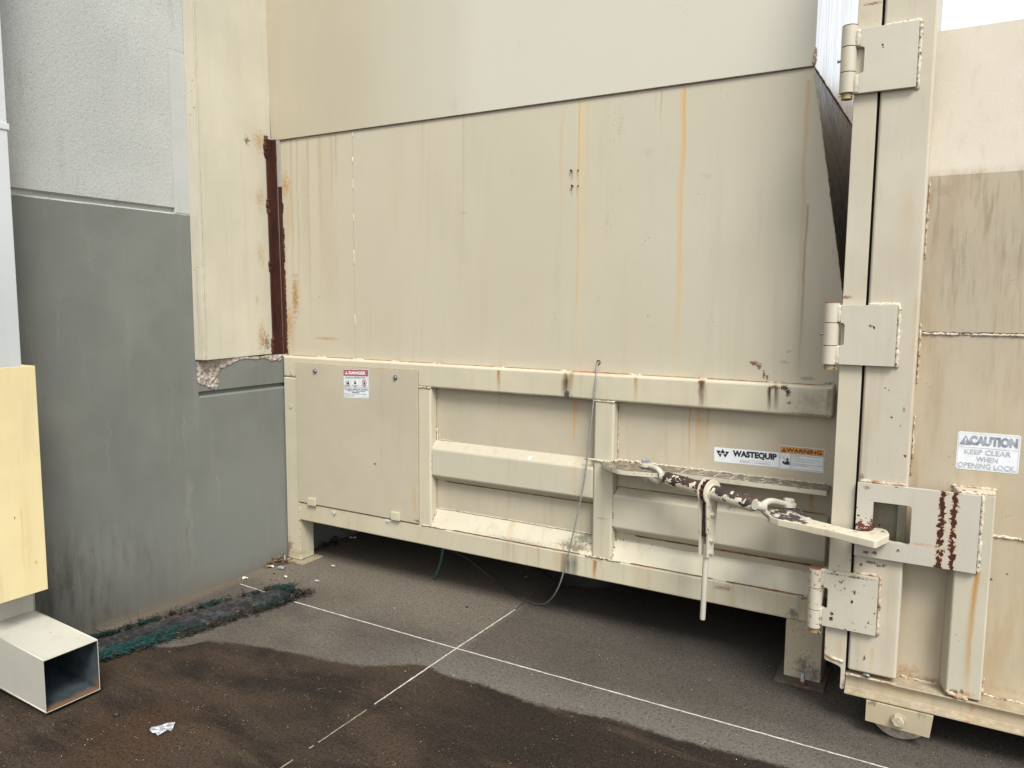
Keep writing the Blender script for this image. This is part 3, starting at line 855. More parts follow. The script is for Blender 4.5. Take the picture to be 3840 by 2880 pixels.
mb.build_each('weld_bead', M_BEAD, comp, smooth=True)
mb = MB()
M_RUSTLINE = rust_mat('rust_line', (0.10,0.04,0.02), (0.34,0.16,0.06), (0.05,0.02,0.012), 0.8)
mb.bead([(-2.26, YF+0.002, 0.3845), (p2l-0.06, YF+0.002, 0.3845)], 0.0022, step=0.02, jit=0.0006)
mb.bead([(-1.25, YF+0.002, 0.3845), (-0.86, YF+0.002, 0.3845)], 0.0024, step=0.02, jit=0.0006)
mb.bead([(-0.80, YF+0.001, 0.3845), (-0.43, YF+0.001, 0.3845)], 0.0028, step=0.02, jit=0.0006)
mb.bead([(-2.35, YR-0.001, zi(c5,1062,995)-0.001), (p2l-0.02, YR-0.001, zi(c5,1062,995)-0.001)], 0.0024, step=0.02, jit=0.0008)
mb.bead([(-1.25, YR-0.001, zi(t1,400,1275)), (-0.42, YR-0.002, zi(t1,400,1275))], 0.004, step=0.02, jit=0.001)
mb.bead([(-1.36, YR-0.001, zi(t1,435,640)), (-0.42, YR-0.001, zi(t1,435,640))], 0.0016, step=0.02, jit=0.0006)
mb.bead([(xl+0.03, YH-0.001, zrt), (xr_, YH-0.001, zrt)], 0.0028, step=0.02, jit=0.0008)
mb.build_each('rust_line', M_RUSTLINE, comp, smooth=True)

# ledge with curved lug
zL = t1(730,315,1,YR).z
M_LEDGE = paint('ledge_paint', (0.52,0.475,0.365), P_F, grime=0.15, chips=0.75, chipz=lambda s: s.math('MULTIPLY', s.sm(s.X, -1.15, -1.3), 0.10), dust=1.1)
lugpts = [t1(x, y, 2, zL) for (x, y) in ((212,300),(215,318),(262,345),(330,378),(430,410),(560,428),(720,440),(800,447),(880,452),(945,455),(985,462))]
print('lug', [tuple(round(q, 3) for q in p) for p in lugpts])
poly = [(p.x, p.y) for p in lugpts]
yled = t1(1500,487,2,zL).y
poly += [(-1.17, yled+0.002), (-0.40, yled), (-0.40, YR), (-1.347, YR), (-1.347, YF), (poly[0][0], YF)]
mb = MB(); mb.prism(poly, 2, zL-0.021, zL)
ledge = mb.build('lug_plate', M_LEDGE, comp, bevel=0.002, label='narrow horizontal ledge with curved lug and chalky scratched characters')
mb = MB()
mb.bead([(-1.50, YF-0.002, zL+0.002), (-1.352, YF-0.003, zL+0.003), (-1.343, YR-0.005, zL+0.003), (-1.1, YR-0.002, zL+0.002)], 0.0055, jit=0.003)
mb.bead([(-1.1, YR-0.002, zL+0.002), (-0.42, YR-0.002, zL+0.002)], 0.0035, jit=0.002)
mb.build_each('weld_bead', M_BEAD, ledge, smooth=True)
# hand-written characters on the ledge
M_SCR = simple('chalky_paint_marks', (0.45,0.40,0.31), (0.60,0.55,0.44), 60, 0.8)
mb = MB()
strokes = {'L': [[(0,1),(0,0),(.55,0)]], 'C': [[(.6,.85),(.4,1),(.15,.9),(0,.5),(.15,.1),(.4,0),(.6,.15)]], '1': [[(.3,1),(.3,0)]],
           '3': [[(0,.9),(.3,1),(.55,.8),(.3,.55),(.55,.25),(.3,0),(0,.1)]], '5': [[(.55,1),(.1,1),(.05,.55),(.35,.6),(.55,.35),(.35,0),(0,.05)]],
           'S': [[(.55,.9),(.3,1),(.05,.8),(.3,.5),(.55,.25),(.3,0),(.0,.1)]]}
wr = "LC13C5S"
for i, ch in enumerate(wr):
    x0 = -1.005 + i*0.066
    for st in strokes[ch]:
        mb.tube([(x0+0.045*u+0.006*v, yled+0.008+v*(YR-yled-0.018), zL+0.0015) for u, v in st], 0.0017, 5)
mb.build('scratched_marking', M_SCR, ledge)

# foot plates, legs, anchors
M_LEG = paint('leg_paint', (0.43,0.385,0.29), P_F, grime=0.35, chips=0.25, warm=0.2, speck=0.9,
    blobs=[(1735,1440,22,22,(0.09,0.08,0.07),0.8,1.2),(1760,1460,20,25,(0.09,0.08,0.07),0.8,1.2),(1710,1350,14,10,AMBER,0.7,1)])
mb = MB(); mb.box(at(1695,1400,1,YF+0.01).x, -0.395, YF+0.01, YR+0.12, 0.014, zb0)
mb.build('leg', M_LEG, comp, bevel=0.004)
M_FOOT = rust_mat('foot_plate_steel', (0.06,0.048,0.038), (0.13,0.10,0.075), (0.03,0.02,0.016), 0.85)
mb = MB(); mb.box(-0.575, -0.375, YF-0.045, YR+0.14, 0.0005, 0.013)
mb.build('foot_plate', M_FOOT, comp, bevel=0.002)
def anchor(x, y, z0, parent=comp, zm=None):
    mb = MB()
    mb.disc_hex((x, y, z0), (0,0,1), 0.020, 0.014)
    o = mb.build('anchor_nut', simple('rusty_nut', (0.09,0.025,0.015), (0.16,0.05,0.03), 50, 0.8), parent)
    mb = MB()
    pts = []; rs = []
    for k in range(25):
        pts.append((x, y, z0+0.012+k*0.0016)); rs.append(0.0095 if k % 2 else 0.0080)
    mb.tube(pts, rs, 14)
    mb.build('stud', zm or M_ZINC, o)
anchor(at(1733,1478,2,0.013).x, at(1733,1478,2,0.013).y, 0.013)
mb = MB(); mb.box(-3.50, -3.345, YF-0.028, YR+0.08, 0.0005, 0.012)
mb.build('foot_plate', paint('foot_paint', (0.44,0.37,0.25), grime=0.4, chips=0.4, dust=0.5), comp, bevel=0.002)
q = at(632,1203,2,0.01)
anchor(-3.463, YF-0.06, 0.004, zm=M_BOLT)

# hopper
hop_streaks = [(1258,215,790,6,(0.58,0.44,0.22),1.0),(1253,215,790,2,(0.50,0.32,0.13),0.9),(1271,217,640,3,(0.56,0.40,0.16),0.7),(1478,187,820,8,(0.55,0.38,0.18),1.25),(1482,187,600,3,(0.48,0.30,0.12),0.7),
    (1747,170,815,7,AMBER,0.9),(1742,440,815,4,(0.22,0.17,0.11),0.9),(1735,560,812,14,(0.26,0.22,0.16),0.22),(1217,225,790,2,(0.52,0.38,0.2),0.8),(1213,225,700,2,(0.5,0.38,0.2),0.5),(1001,248,560,2,(0.5,0.33,0.15),1.0),
    (627,300,640,4,(0.30,0.24,0.14),0.5),(640,298,680,3,(0.28,0.24,0.17),0.5),(664,295,740,4,(0.28,0.24,0.17),0.5),(690,292,560,6,(0.33,0.26,0.15),0.5),(716,289,430,3,(0.25,0.22,0.17),0.5),(725,288,400,4,(0.25,0.22,0.17),0.5),(655,296,620,10,(0.36,0.28,0.16),0.5),(705,290,740,20,(0.36,0.29,0.19),0.35),
    (1429,195,300,2,(0.35,0.22,0.12),0.7),(1417,195,250,2,(0.35,0.26,0.16),0.5),(912,262,430,5,(0.33,0.29,0.22),0.35),(1236,372,392,2,(0.35,0.17,0.06),1.2),(1248,370,392,2,(0.35,0.2,0.08),0.8),(1236,404,424,2,(0.35,0.17,0.06),1.2),(1248,403,424,2,(0.35,0.2,0.08),0.8),
    (1780,560,820,16,(0.26,0.23,0.18),0.2)]
hop_blobs = [(706,731,26,3.5,(0.42,0.22,0.06),0.8,1.5),(616,400,13,34,(0.42,0.22,0.08),0.95,0.9),(622,470,9,60,(0.46,0.32,0.17),0.8,0.7),(700,560,60,200,(0.44,0.36,0.24),0.3,0.6),(615,300,12,10,(0.35,0.2,0.1),0.8,1),(638,640,9,56,(0.34,0.18,0.06),0.95,1.2),(624,700,15,52,(0.42,0.25,0.10),0.95,0.9),(616,735,9,34,(0.28,0.13,0.06),0.9,1.2),(616,600,8,150,(0.46,0.33,0.18),0.7,0.8),(616,330,6,40,(0.46,0.36,0.2),0.5,0.8),(612,763,14,5,BROWN,0.9,2),
    (1628,785,10,5,BROWN,0.9,3),(1640,792,6,6,BROWN,0.9,3),(1650,808,3,9,BROWN,0.9,3),(1657,815,3,6,BROWN,0.9,3),(1695,782,10,5,GREY,0.4,2),(1705,760,8,3,GREY,0.4,2),(1000,460,10,3,GREY,0.25,2),(1530,380,14,8,(0.3,0.27,0.22),0.3,1.2),(1400,330,12,12,(0.32,0.28,0.22),0.25,1.2),(1310,480,5,8,(0.32,0.3,0.25),0.5,1.2),
    (1790,830,16,4,DARK,0.7,2),(1745,818,18,5,(0.2,0.16,0.11),0.7,1.2)]
M_HOPL = paint('hopper_paint', (0.490,0.445,0.342), (1, YH), streaks=hop_streaks, blobs=hop_blobs, grime=0.065, warm=0.06, speck=0.15, rough=0.38, bumpy=0.08, wave=0.15, mott=0.4)
def up_extra(s, c):
    xb_ = at(985,120,1,YH).x
    f = s.sm(s.math('ADD', s.X, s.math('MULTIPLY', s.noise((1,1,0.05), 8, 3), 0.05)), xb_-0.05, xb_+0.20)
    f2 = s.sm(s.X, xb_-0.9, xb_)
    c = s.mix(s.math('MULTIPLY', f2, 0.65), c, (0.52,0.495,0.405))
    c = s.mix(s.math('MULTIPLY', f, 0.55), c, (0.565,0.545,0.465))
    n6 = s.noise((1,1,1), 150, 2, 0.5)
    n7 = s.noise((1,1,0.4), 7, 3, 0.6, off=(2,2,2))
    reg = s.math('MULTIPLY', s.sm(s.X, -1.5, -1.0), 0.6)
    f = s.math('MULTIPLY', s.math('MULTIPLY', s.sm(n6, 0.67, 0.71), s.sm(n7, 0.56, 0.66)), reg)
    return s.mix(f, c, (0.13,0.10,0.05))
M_HOPU = paint('hopper_upper_paint', (0.44,0.395,0.295), (1, YH), grime=0.05, warm=0.03, rough=0.42, bumpy=0.08, wave=0.15, mott=0.4, extra=up_extra,
    streaks=[(985,10,246,6,(0.26,0.25,0.20),0.3)],
    blobs=[(984,225,7,22,(0.22,0.21,0.17),0.6,1.3),(990,243,14,4,(0.3,0.28,0.22),0.5,1.3),(1655,210,120,5,(0.38,0.37,0.27),0.5,1),(1360,228,100,4,(0.38,0.37,0.27),0.4,1),(1124,100,3,3,DARK,0.9,4),(1756,130,5,22,BROWN,0.8,1.5),(1180,180,30,20,(0.42,0.44,0.42),0.3,1)])
A = at(1757.5,147,1,YH); Cc = at(1822,650,1,YH); TR = at(1766,-60,1,YH-0.006)
zs = A.z
seamL = at(605,300,1,YH)
zs = (A.z+seamL.z)/2
A.z = zs
xC_ = Cc.x + (Cc.x-A.x)*(Cc.z-(zrt-0.02))/(A.z-Cc.z)
mb = MB()
mb.prism([(-3.56, zrt-0.03), (xC_, zrt-0.03), (A.x, zs), (-3.61, zs)], 1, YH, YH+0.008)
hop = mb.build('hopper', M_HOPL, comp, label='tall flat beige hopper sheet streaked with orange rust')
mb = MB()
mb.prism([(-3.595, zs+0.001), (A.x+0.004, zs+0.001), (A.x+0.012, 4.4), (-3.68, 4.4)], 1, YH-0.007, YH-0.0005)
mb.build('upper_sheet', M_HOPU, hop, bevel=0.0008)
M_SEAMD = simple('dark_seam', (0.05,0.035,0.028), (0.15,0.09,0.055), 60, 0.8)
mb = MB()
mb.box(at(605,300,1,YH).x, A.x+0.002, YH-0.0085, YH-0.0008, zs-0.0035, zs+0.001)
mb.build('seam', M_SEAMD, hop)
# vertical tack-welded seam on the left
mb = MB()
xs = at(764,500,1,YH).x
for (y0, y1) in [(284,296),(340,354),(388,410),(462,480),(542,571),(680,705)]:
    a = at(762,y0,1,YH).z; b = at(762,y1,1,YH).z
    mb.bead([(xs, YH-0.0015, a), (xs+0.001, YH-0.0015, b)], 0.0028, step=0.006, jit=0.0012)
mb.build_each('weld_bead', simple('fresh_weld_paint', (0.54,0.50,0.40), (0.62,0.58,0.48), 80, 0.5), hop, smooth=True)
mb = MB(); mb.box(xs-0.0011, xs+0.0011, YH-0.0006, YH+0.001, zrt, zs-0.004)
mb.build('seam', simple('faint_seam', (0.33,0.29,0.22), (0.42,0.37,0.28), 50, 0.6), hop)
mb = MB()
for (px, py) in [(1235,369),(1249,367.5),(1237,402),(1249,401)]:
    a = at(px, py, 1, YH)
    mb.cyl((a.x, YH+0.0005, a.z), (a.x, YH-(0.012 if px < 1240 else 0.001), a.z+(0.001)), 0.0048, 12)
mb.build_each('rivet', simple('dark_rivet', (0.02,0.018,0.016), (0.07,0.05,0.04), 90, 0.7), hop)
# galvanised return faces on the container side
def galv(name, a, b, rough, sx):
    s = SG(name)
    n = s.noise((1,1,0.02), sx, 5, 0.75)
    n2 = s.noise((1,1,0.25), 9, 4, 0.6)
    c = s.mix(s.sm(n, 0.3, 0.7), a, b)
    c = s.mix(s.math('MULTIPLY', s.sm(n2, 0.5, 0.75), 0.3), c, tuple(q*0.55 for q in a))
    r = s.math('MULTIPLY_ADD', n, 0.25, rough)
    return s.out(c, r, 0.9, s.bump(n, 0.25, 0.002))
M_GALV = galv('brushed_steel', (0.62,0.62,0.62), (0.92,0.91,0.90), 0.22, 90)
M_GALVD = galv('dark_reflection_steel', (0.05,0.045,0.042), (0.34,0.31,0.30), 0.30, 110)  # dark copy of the steel, its dim reflection put into the colour
# horizontal direction of the return bottom edge seen at (2143,722)
dA = at(1843,275,1,YH+0.42) - A
dd = Vector((dA.x, 0.42, dA.z))
farP = A + dd*2.0
mb = MB()
mb.add([A, farP, farP+Vector((0.0,0,3.0)), Vector((A.x+0.008, A.y, 4.4)), A+Vector((-0.006,0.002,0)), farP+Vector((-0.006,0.002,0)), farP+Vector((-0.006,0.002,3.0)), Vector((A.x+0.002, A.y+0.002, 4.4))],
       [(0,1,2,3),(4,7,6,5),(0,4,5,1),(1,5,6,2),(2,6,7,3),(3,7,4,0)])
mb.build('return_plate', M_GALV, hop, label='bright brushed steel side face')
Cb = Vector((xC_, YH+0.004, zrt-0.03))
farC = Cb + Vector((0.12, 0.75, 0.1))
mb = MB()
off = Vector((-0.006, 0.002, -0.004))
mb.add([A, Cb, farC, farP, A+off, Cb+off, farC+off, farP+off], [(0,1,2),(0,2,3),(4,6,5),(4,7,6),(0,4,5,1),(1,5,6,2),(2,6,7,3),(3,7,4,0)])
mb.build('transition_plate', M_GALVD, hop, label='steel wedge below the bright face with its dark reflection painted in')
mb = MB()
mb.bead([A+Vector((0.001,-0.001,0)), A.lerp(farP, 0.6)+Vector((0.002,-0.001,0))], 0.0035, jit=0.0012)
mb.bead([A+Vector((0.002,-0.003,0.0)), Vector((A.x+0.004, A.y-0.004, A.z+0.07))], 0.007, jit=0.0025, step=0.006)
mb.bead([A+Vector((0.001,-0.003,0)), Cb+Vector((0.001,-0.003,0))], 0.0018, jit=0.0006, step=0.02)
mb.build_each('weld_bead', M_BEADR, hop, smooth=True)
# back/roof of hopper body so that nothing is seen through it
mb = MB(); mb.box(-3.62, A.x-0.02, YH+0.5, YH+0.52, zrt, 4.4)
mb.build('back_sheet', M_HOPU, hop)

# =================================================================== stickers
M_STW = simple('sticker_white', (0.66,0.69,0.70), (0.74,0.76,0.77), 25, 0.35)
M_STB = simple('sticker_black', (0.015,0.017,0.022), (0.022,0.024,0.03), 25, 0.4)
M_STG = simple('sticker_small_print', (0.10,0.11,0.12), (0.16,0.17,0.18), 80, 0.5)
M_RED = simple('sticker_red', (0.36,0.085,0.09), (0.42,0.11,0.12), 25, 0.4)
M_ORG = simple('sticker_orange', (0.62,0.25,0.04), (0.72,0.30,0.055), 25, 0.4)
class Sticker:
    def __init__(s, name, parent, corners, Y, label, tilt=0.0):
        # corners: TL, TR, BR, BL points on the plane Y
        TL, TR, BR, BL = corners
        s.o = (BL + Vector((0,0,0))); s.ux = (BR-BL); s.W = s.ux.length; s.ux = s.ux/s.W
        s.uz = ((TL-BL)+(TR-BR))/2; s.Hh = s.uz.length; s.uz = s.uz/s.Hh
        s.Y = Y
        mb = MB()
        c = 0.035*min(s.W, s.Hh)
        pts = []
        for (u, v) in [(c,0),(s.W-c,0),(s.W,c),(s.W,s.Hh-c),(s.W-c,s.Hh),(c,s.Hh),(0,s.Hh-c),(0,c)]:
            q = s.o+s.ux*u+s.uz*v; pts.append((q.x, q.z))
        mb.prism(pts, 1, Y-0.0006, Y)
        s.base = mb.build(name, M_STW, parent, label=label)
    def p(s, u, v, lift):
        q = s.o + s.ux*(u*s.W) + s.uz*(v*s.Hh)
        return (q.x, s.Y-0.0006-lift, q.z)
    def poly(s, mb, pts, lift=0.0006):
        mb.add([s.p(u, v, lift) for u, v in pts], [tuple(range(len(pts)))]); return mb
    def rect(s, mb, u0, v0, u1, v1, lift=0.0006):
        return s.poly(mb, [(u0,v0),(u1,v0),(u1,v1),(u0,v1)], lift)
    def frame(s, mb, u0, v0, u1, v1, t=0.006, lift=0.0009):
        tv = t*s.W/s.Hh
        s.rect(mb, u0, v0, u1, v0+tv, lift); s.rect(mb, u0, v1-tv, u1, v1, lift)
        s.rect(mb, u0, v0+tv, u0+t, v1-tv, lift); s.rect(mb, u1-t, v0+tv, u1, v1-tv, lift)
    def text(s, mb, txt, u, v, hgt, wid=None, bold=0.0, lift=0.0012, align='L'):
        vs, fs, w_ = text_mesh(txt, hgt*s.Hh, bold, None if wid is None else wid*s.W)
        du = u*s.W - (w_/2 if align == 'C' else 0)
        mb.add([(lambda q: (q.x, s.Y-0.0006-lift, q.z))(s.o + s.ux*(du+a) + s.uz*(v*s.Hh+b)) for a, b in vs], fs)
    def tri(s, mbt, mbx, u, v, hgt, lift=0.0012):
        wu = hgt*s.Hh/s.W*1.1
        s.poly(mbt, [(u,v),(u+wu,v),(u+wu/2,v+hgt)], lift)
        cx = u+wu/2
        s.poly(mbx, [(cx-wu*0.03,v+hgt*0.30),(cx+wu*0.03,v+hgt*0.30),(cx+wu*0.06,v+hgt*0.72),(cx-wu*0.06,v+hgt*0.72)], lift+0.0005)
        s.rect(mbx, cx-wu*0.045, v+hgt*0.12, cx+wu*0.045, v+hgt*0.22, lift+0.0005)

yd = YF-0.0072
cs = [at(x, y, 1, yd) for x, y in ((741.8,797),(796,799.5),(797.2,861),(742.8,858.5))]
S = Sticker('danger_sticker', door, cs, yd, 'small white and red danger sticker on the access door')
mb = MB(); S.rect(mb, 0.01, 0.77, 0.985, 0.99); S.build = mb.build('red_band', M_RED, S.base)
mw, mk, mg, mr, mrx = MB(), MB(), MB(), MB(), MB()
S.tri(mw, mrx, 0.075, 0.825, 0.115)
S.text(mw, 'DANGER', 0.22, 0.825, 0.115, 0.68, 0.055)
mw.build('lettering', M_STW, S.base)
S.text(mk, 'Be aware of the HAZARDOUS conditions', 0.09, 0.715, 0.032, 0.80, 0.02)
S.rect(mk, 0.015, 0.682, 0.985, 0.688); S.rect(mk, 0.015, 0.385, 0.985, 0.391)
S.rect(mk, 0.29, 0.39, 0.294, 0.684); S.rect(mk, 0.66, 0.39, 0.664, 0.684)
S.frame(mk, 0.012, 0.04, 0.988, 0.99, 0.004)
# pictograms: crouched figure by spray, hands with shock, figure barred by ring
def fig(mbx, cx, cyv, k, prot):
    n = 10
    S.poly(mbx, [(cx+0.022*k*math.cos(2*math.pi*i/n), cyv+0.075*k+0.019*k*math.sin(2*math.pi*i/n)) for i in range(n)], 0.0012)
    S.poly(mbx, [(cx-0.035*k,cyv-0.02*k),(cx+0.04*k,cyv-0.02*k),(cx+0.03*k,cyv+0.05*k),(cx-0.015*k,cyv+0.055*k)], 0.0013)
    for j in range(prot):
        S.poly(mbx, [(cx-0.05*k-0.014*k*j,cyv+0.01*k),(cx-0.044*k-0.014*k*j,cyv+0.01*k),(cx-0.055*k-0.022*k*j,cyv+0.13*k)], 0.0012)
fig(mk, 0.19, 0.50, 1.1, 4); fig(mk, 0.47, 0.52, 1.0, 1); fig(mk, 0.83, 0.52, 1.0, 1)
S.poly(mk, [(0.11,0.49),(0.15,0.49),(0.15,0.53),(0.12,0.53)]); S.poly(mk, [(0.42,0.495),(0.53,0.495),(0.51,0.53),(0.44,0.53)])
S.text(mk, 'PRESSURIZED', 0.155, 0.435, 0.022, 0.21, 0.02, align='C'); S.text(mk, 'FLUID HAZARD', 0.155, 0.405, 0.022, 0.22, 0.02, align='C')
S.text(mk, 'ELECTROCUTION', 0.477, 0.435, 0.022, 0.27, 0.02, align='C'); S.text(mk, 'HAZARD', 0.477, 0.405, 0.022, 0.12, 0.02, align='C')
S.text(mk, 'CONFINED SPACE', 0.825, 0.435, 0.022, 0.26, 0.02, align='C'); S.text(mk, 'HAZARD', 0.825, 0.405, 0.022, 0.12, 0.02, align='C')
S.text(mk, 'Follow lockout/tagout procedure before:', 0.03, 0.335, 0.032, 0.92, 0.01)
S.text(mk, '. ENTERING . SERVICING . REPAIRING', 0.03, 0.285, 0.034, 0.95, 0.03)
S.text(mk, '. ADJUSTING . MAINTAINING .', 0.12, 0.230, 0.034, 0.78, 0.03)
S.text(mk, '. REMOVING .', 0.33, 0.180, 0.034, 0.33, 0.03)
S.text(mk, 'Failure to comply will result in death', 0.04, 0.125, 0.034, 0.88, 0.01)
S.text(mk, 'or serious injury', 0.04, 0.070, 0.034, 0.39, 0.01)
mk.build('lettering', M_STB, S.base)
n = 20
for i in range(n):
    a0, a1 = 2*math.pi*i/n, 2*math.pi*(i+1)/n
    f = lambda a, r: (0.83+0.088*r*math.cos(a), 0.565+0.095*r*math.sin(a))
    S.poly(mr, [f(a0,0.9), f(a1,0.9), f(a1,1.05), f(a0,1.05)], 0.0016)
S.poly(mr, [(0.765,0.625),(0.775,0.635),(0.895,0.505),(0.885,0.495)], 0.0017)
mr.build('red_ring', M_RED, S.base); mrx.build('exclamation_mark', M_RED, S.base)

# brand strip sticker in the second bay
W1 = crop(2640, 1620, 4.6083)
yb = YR+0.0008
cs = [W1(x, y, 1, yb) for x, y in ((180,262),(1296,350),(1290,612),(176,508))]
S = Sticker('logo_sticker', comp, cs, yb, 'long white sticker with dark bold name and three triangles')
mk, mg = MB(), MB()
for P in ([(0.035,0.80),(0.088,0.80),(0.062,0.35)], ):
    pass
H_ = [( (216,320),(300,320),(264,378),(300,378),(328,378),(284,438) )]
def uvpx(x, y):
    q = W1(x, y, 1, yb); d = q - S.o
    return (d.dot(S.ux)/S.W, d.dot(S.uz)/S.Hh)
S.poly(mk, [uvpx(*q) for q in ((326,292),(370,368),(280,362))])
S.poly(mk, [uvpx(*q) for q in ((212,317),(292,322),(262,374),(310,378),(282,436))])
S.poly(mk, [uvpx(*q) for q in ((440,338),(368,334),(385,382),(330,380),(368,442))])
S.text(mk, 'WASTEQUIP', 0.295, 0.40, 0.50, 0.675, 0.055)
mk.build('lettering', M_STB, S.base)
S.rect(mg, 0.40, 0.285, 0.88, 0.296)
S.text(mg, '877.468.9278', 0.41, 0.13, 0.085, 0.15, 0.0)
S.poly(mg, [(0.590,0.13),(0.606,0.13),(0.598,0.20)])
S.text(mg, 'www.wastequip.com', 0.63, 0.10, 0.11, 0.24, 0.0)
mg.build('small_print', M_STG, S.base)

cs = [W1(x, y, 1, yb-0.001) for x, y in ((1306,226),(2086,296),(2068,714),(1292,630))]
S = Sticker('warning_sticker', comp, cs, yb-0.001, 'white sticker with orange warning band')
mb = MB(); S.rect(mb, 0.02, 0.70, 0.98, 0.965); mb.build('orange_band', M_ORG, S.base)
mk, mo, mg = MB(), MB(), MB()
S.tri(mk, mo, 0.05, 0.735, 0.18)
S.text(mk, 'WARNING', 0.155, 0.745, 0.165, 0.79, 0.03)
S.frame(mk, 0.015, 0.045, 0.985, 0.97, 0.005)
S.rect(mk, 0.02, 0.692, 0.98, 0.702, 0.0013); S.rect(mk, 0.262, 0.05, 0.268, 0.695, 0.0013)
n = 12
S.poly(mk, [(0.19+0.03*math.cos(2*math.pi*i/n), 0.43+0.055*math.sin(2*math.pi*i/n)) for i in range(n)], 0.0013)
S.poly(mk, [(0.12,0.20),(0.245,0.20),(0.245,0.30),(0.215,0.37),(0.17,0.36),(0.11,0.25)], 0.0013)
S.poly(mk, [(0.075,0.24),(0.125,0.22),(0.12,0.33),(0.085,0.34)], 0.0013)
rr = random.Random(2)
for k in range(16):
    a = rr.uniform(0.25, 2.6); r = rr.uniform(0.25, 0.95)
    u = 0.10+0.10*r*math.cos(a); v = 0.32+0.30*r*math.sin(a)
    S.poly(mk, [(u-0.004,v),(u+0.004,v),(u+0.007*math.cos(a),v+0.045)], 0.0013)
mo.build('mark', M_ORG, S.base)
mk.build('lettering', M_STB, S.base)
for (txt, v, wd) in [('Loading this equipment with hazardous materials may cause',0.615,0.68),('fire or explosion.',0.555,0.20),('Do NOT load this equipment with hazardous material.',0.46,0.60),
                     ('Stand clear while this equipment is compacting.',0.365,0.53),('Contact the product\'s manufacturer or the local authorities to',0.255,0.69),('obtain the proper disposal method.',0.195,0.39)]:
    S.text(mg, txt, 0.28, v, 0.04, wd, 0.02)
mg.build('small_print', M_STG, S.base)

# =================================================================== roll-off container
YP, YL, YS = 3.030, 3.010, 3.110
cont = thing('roll_off_container', 'beige steel roll off waste container with heavy door post, hinges and lock plate', 'container', (0.3, YP, 0))
P_C = (1, YP)
M_POST = paint('post_paint', (0.49,0.445,0.35), P_C, grime=0.16, warm=0.12, chips=0.12,
    streaks=[(1972,350,640,26,(0.40,0.30,0.17),0.5),(1985,640,1030,8,(0.44,0.32,0.18),0.5),(1940,400,640,40,(0.38,0.30,0.2),0.25),(1962,1225,1460,8,(0.5,0.26,0.09),1.0),(1955,1225,1440,4,(0.45,0.2,0.06),0.8),(1885,1400,1460,6,AMBER,0.7)],
    blobs=[(1880,1215,12,3,RUSTD,0.9,3),(1897,1222,5,3,RUSTD,0.9,3),(1908,1222,5,4,RUSTD,0.9,3),(1860,1220,4,4,RUSTD,0.9,3),(1867,1422,3,5,RUSTD,0.9,3),(1950,1420,3,4,RUSTD,0.9,3),(1912,838,2,2,RUSTD,1,4),(1920,843,2,2,RUSTD,1,4),(1926,902,2,3,RUSTD,1,4),(1945,920,2,2,RUSTD,1,4),(1953,885,3,5,RUSTD,0.7,3),(1862,1030,6,6,BROWN,0.7,2),(1930,850,22,12,(0.40,0.38,0.33),0.3,1),(1955,985,3,3,RUSTD,1,3),(1935,1470,40,4,ORANGE,0.6,1.5)])
xg0, xg1 = -0.2795, -0.2705
xpl, xpr = at(1859,1000,1,YP).x+0.001, at(1965,1000,1,YP).x
xpl = at(1866,640,1,YP).x; print('post x', xpl, xpr, at(1879,576,1,YP).x, at(1838,1238,1,YP).x)
gx = (at(1879,576,1,YP).x+at(1838,1238,1,YP).x)/2
M_DARKGAP = simple('door_seal', (0.006,0.006,0.008), (0.012,0.011,0.012), 30, 0.8)
zpost0 = b2(500,1165,1,YP).z
pk0, pk1 = lk(300,960,1,YP).z+0.02, lk(355,200,1,YP).z-0.02
mb = MB(); mb.box(gx+0.004, xpr, YP, YS+0.05, zpost0, pk0)
mb.box(gx+0.004, xpr, YP, YS+0.05, pk1, 3.3)
post = mb.build('corner_post', M_POST, cont, bevel=0.010, seg=4)
mb = MB()
mb.box(gx+0.004, gx+0.034, YP+0.045, YS+0.05, pk0+0.001, pk1-0.001)
mb.box(gx+0.0345, xpr-0.0305, YP+0.080, YS+0.05, pk0+0.001, pk1-0.001)
mb.box(xpr-0.030, xpr-0.002, YP+0.050, YS+0.05, pk0+0.001, pk1-0.001)
mb.build('post_pocket', paint('shaded_pocket_paint', (0.24,0.225,0.165), P_C, grime=0.4, warm=0.2, chips=0.9), post, label='grimy recess in the post behind the lock window, its colour darkened for shade')  # base colour darkened for the recess shade; grime and rust chips are wear
# door frame column with notched foot
M_COLM = paint('door_frame_paint', (0.49,0.445,0.345), P_C, grime=0.14, warm=0.14, chips=0.18,
    streaks=[(1800,1180,1420,10,AMBER,0.5),(1815,1370,1430,10,ORANGE,0.5)],
    blobs=[(1797,1050,3,30,RUSTD,0.9,2),(1791,1110,3,30,RUSTD,0.9,2),(1868,35,14,14,(0.35,0.3,0.2),0.3,1),(1884,8,24,3,(0.2,0.05,0.03),0.9,1.5),(1829,642,12,4,(0.2,0.08,0.05),0.9,2),(1840,1210,5,3,RUSTD,0.8,3),(1780,1400,4,30,BROWN,0.8,1.5),(1788,1432,20,5,(0.3,0.12,0.06),0.8,1.5),(1822,1480,6,12,BROWN,0.8,1.5)])
cxl = (at(1798,1000,1,YP).x + at(1775,1418,1,YP).x + at(1860,70,1,YP).x)/3
print('column', cxl, [at(a,b,1,YP).x for a, b in ((1798,1000),(1775,1418),(1863,60))])
zf = h3(340,1035,1,YP).z; zt_ = h3(550,1350,1,YP).z; xt = h3(530,1350,1,YP).x
foot = [(cxl, 3.3), (gx-0.004, 3.3), (gx-0.004, zt_+0.006), (gx-0.010, zt_), (xt+0.003, zt_), (xt, zt_+0.006)]
zi_ = h3(500,1110,1,YP).z
foot += [(xt, zi_-0.012), (xt-0.003, zi_-0.004), (xt-0.012, zi_), (cxl+0.006, zf-0.004), (cxl, zf+0.004)]
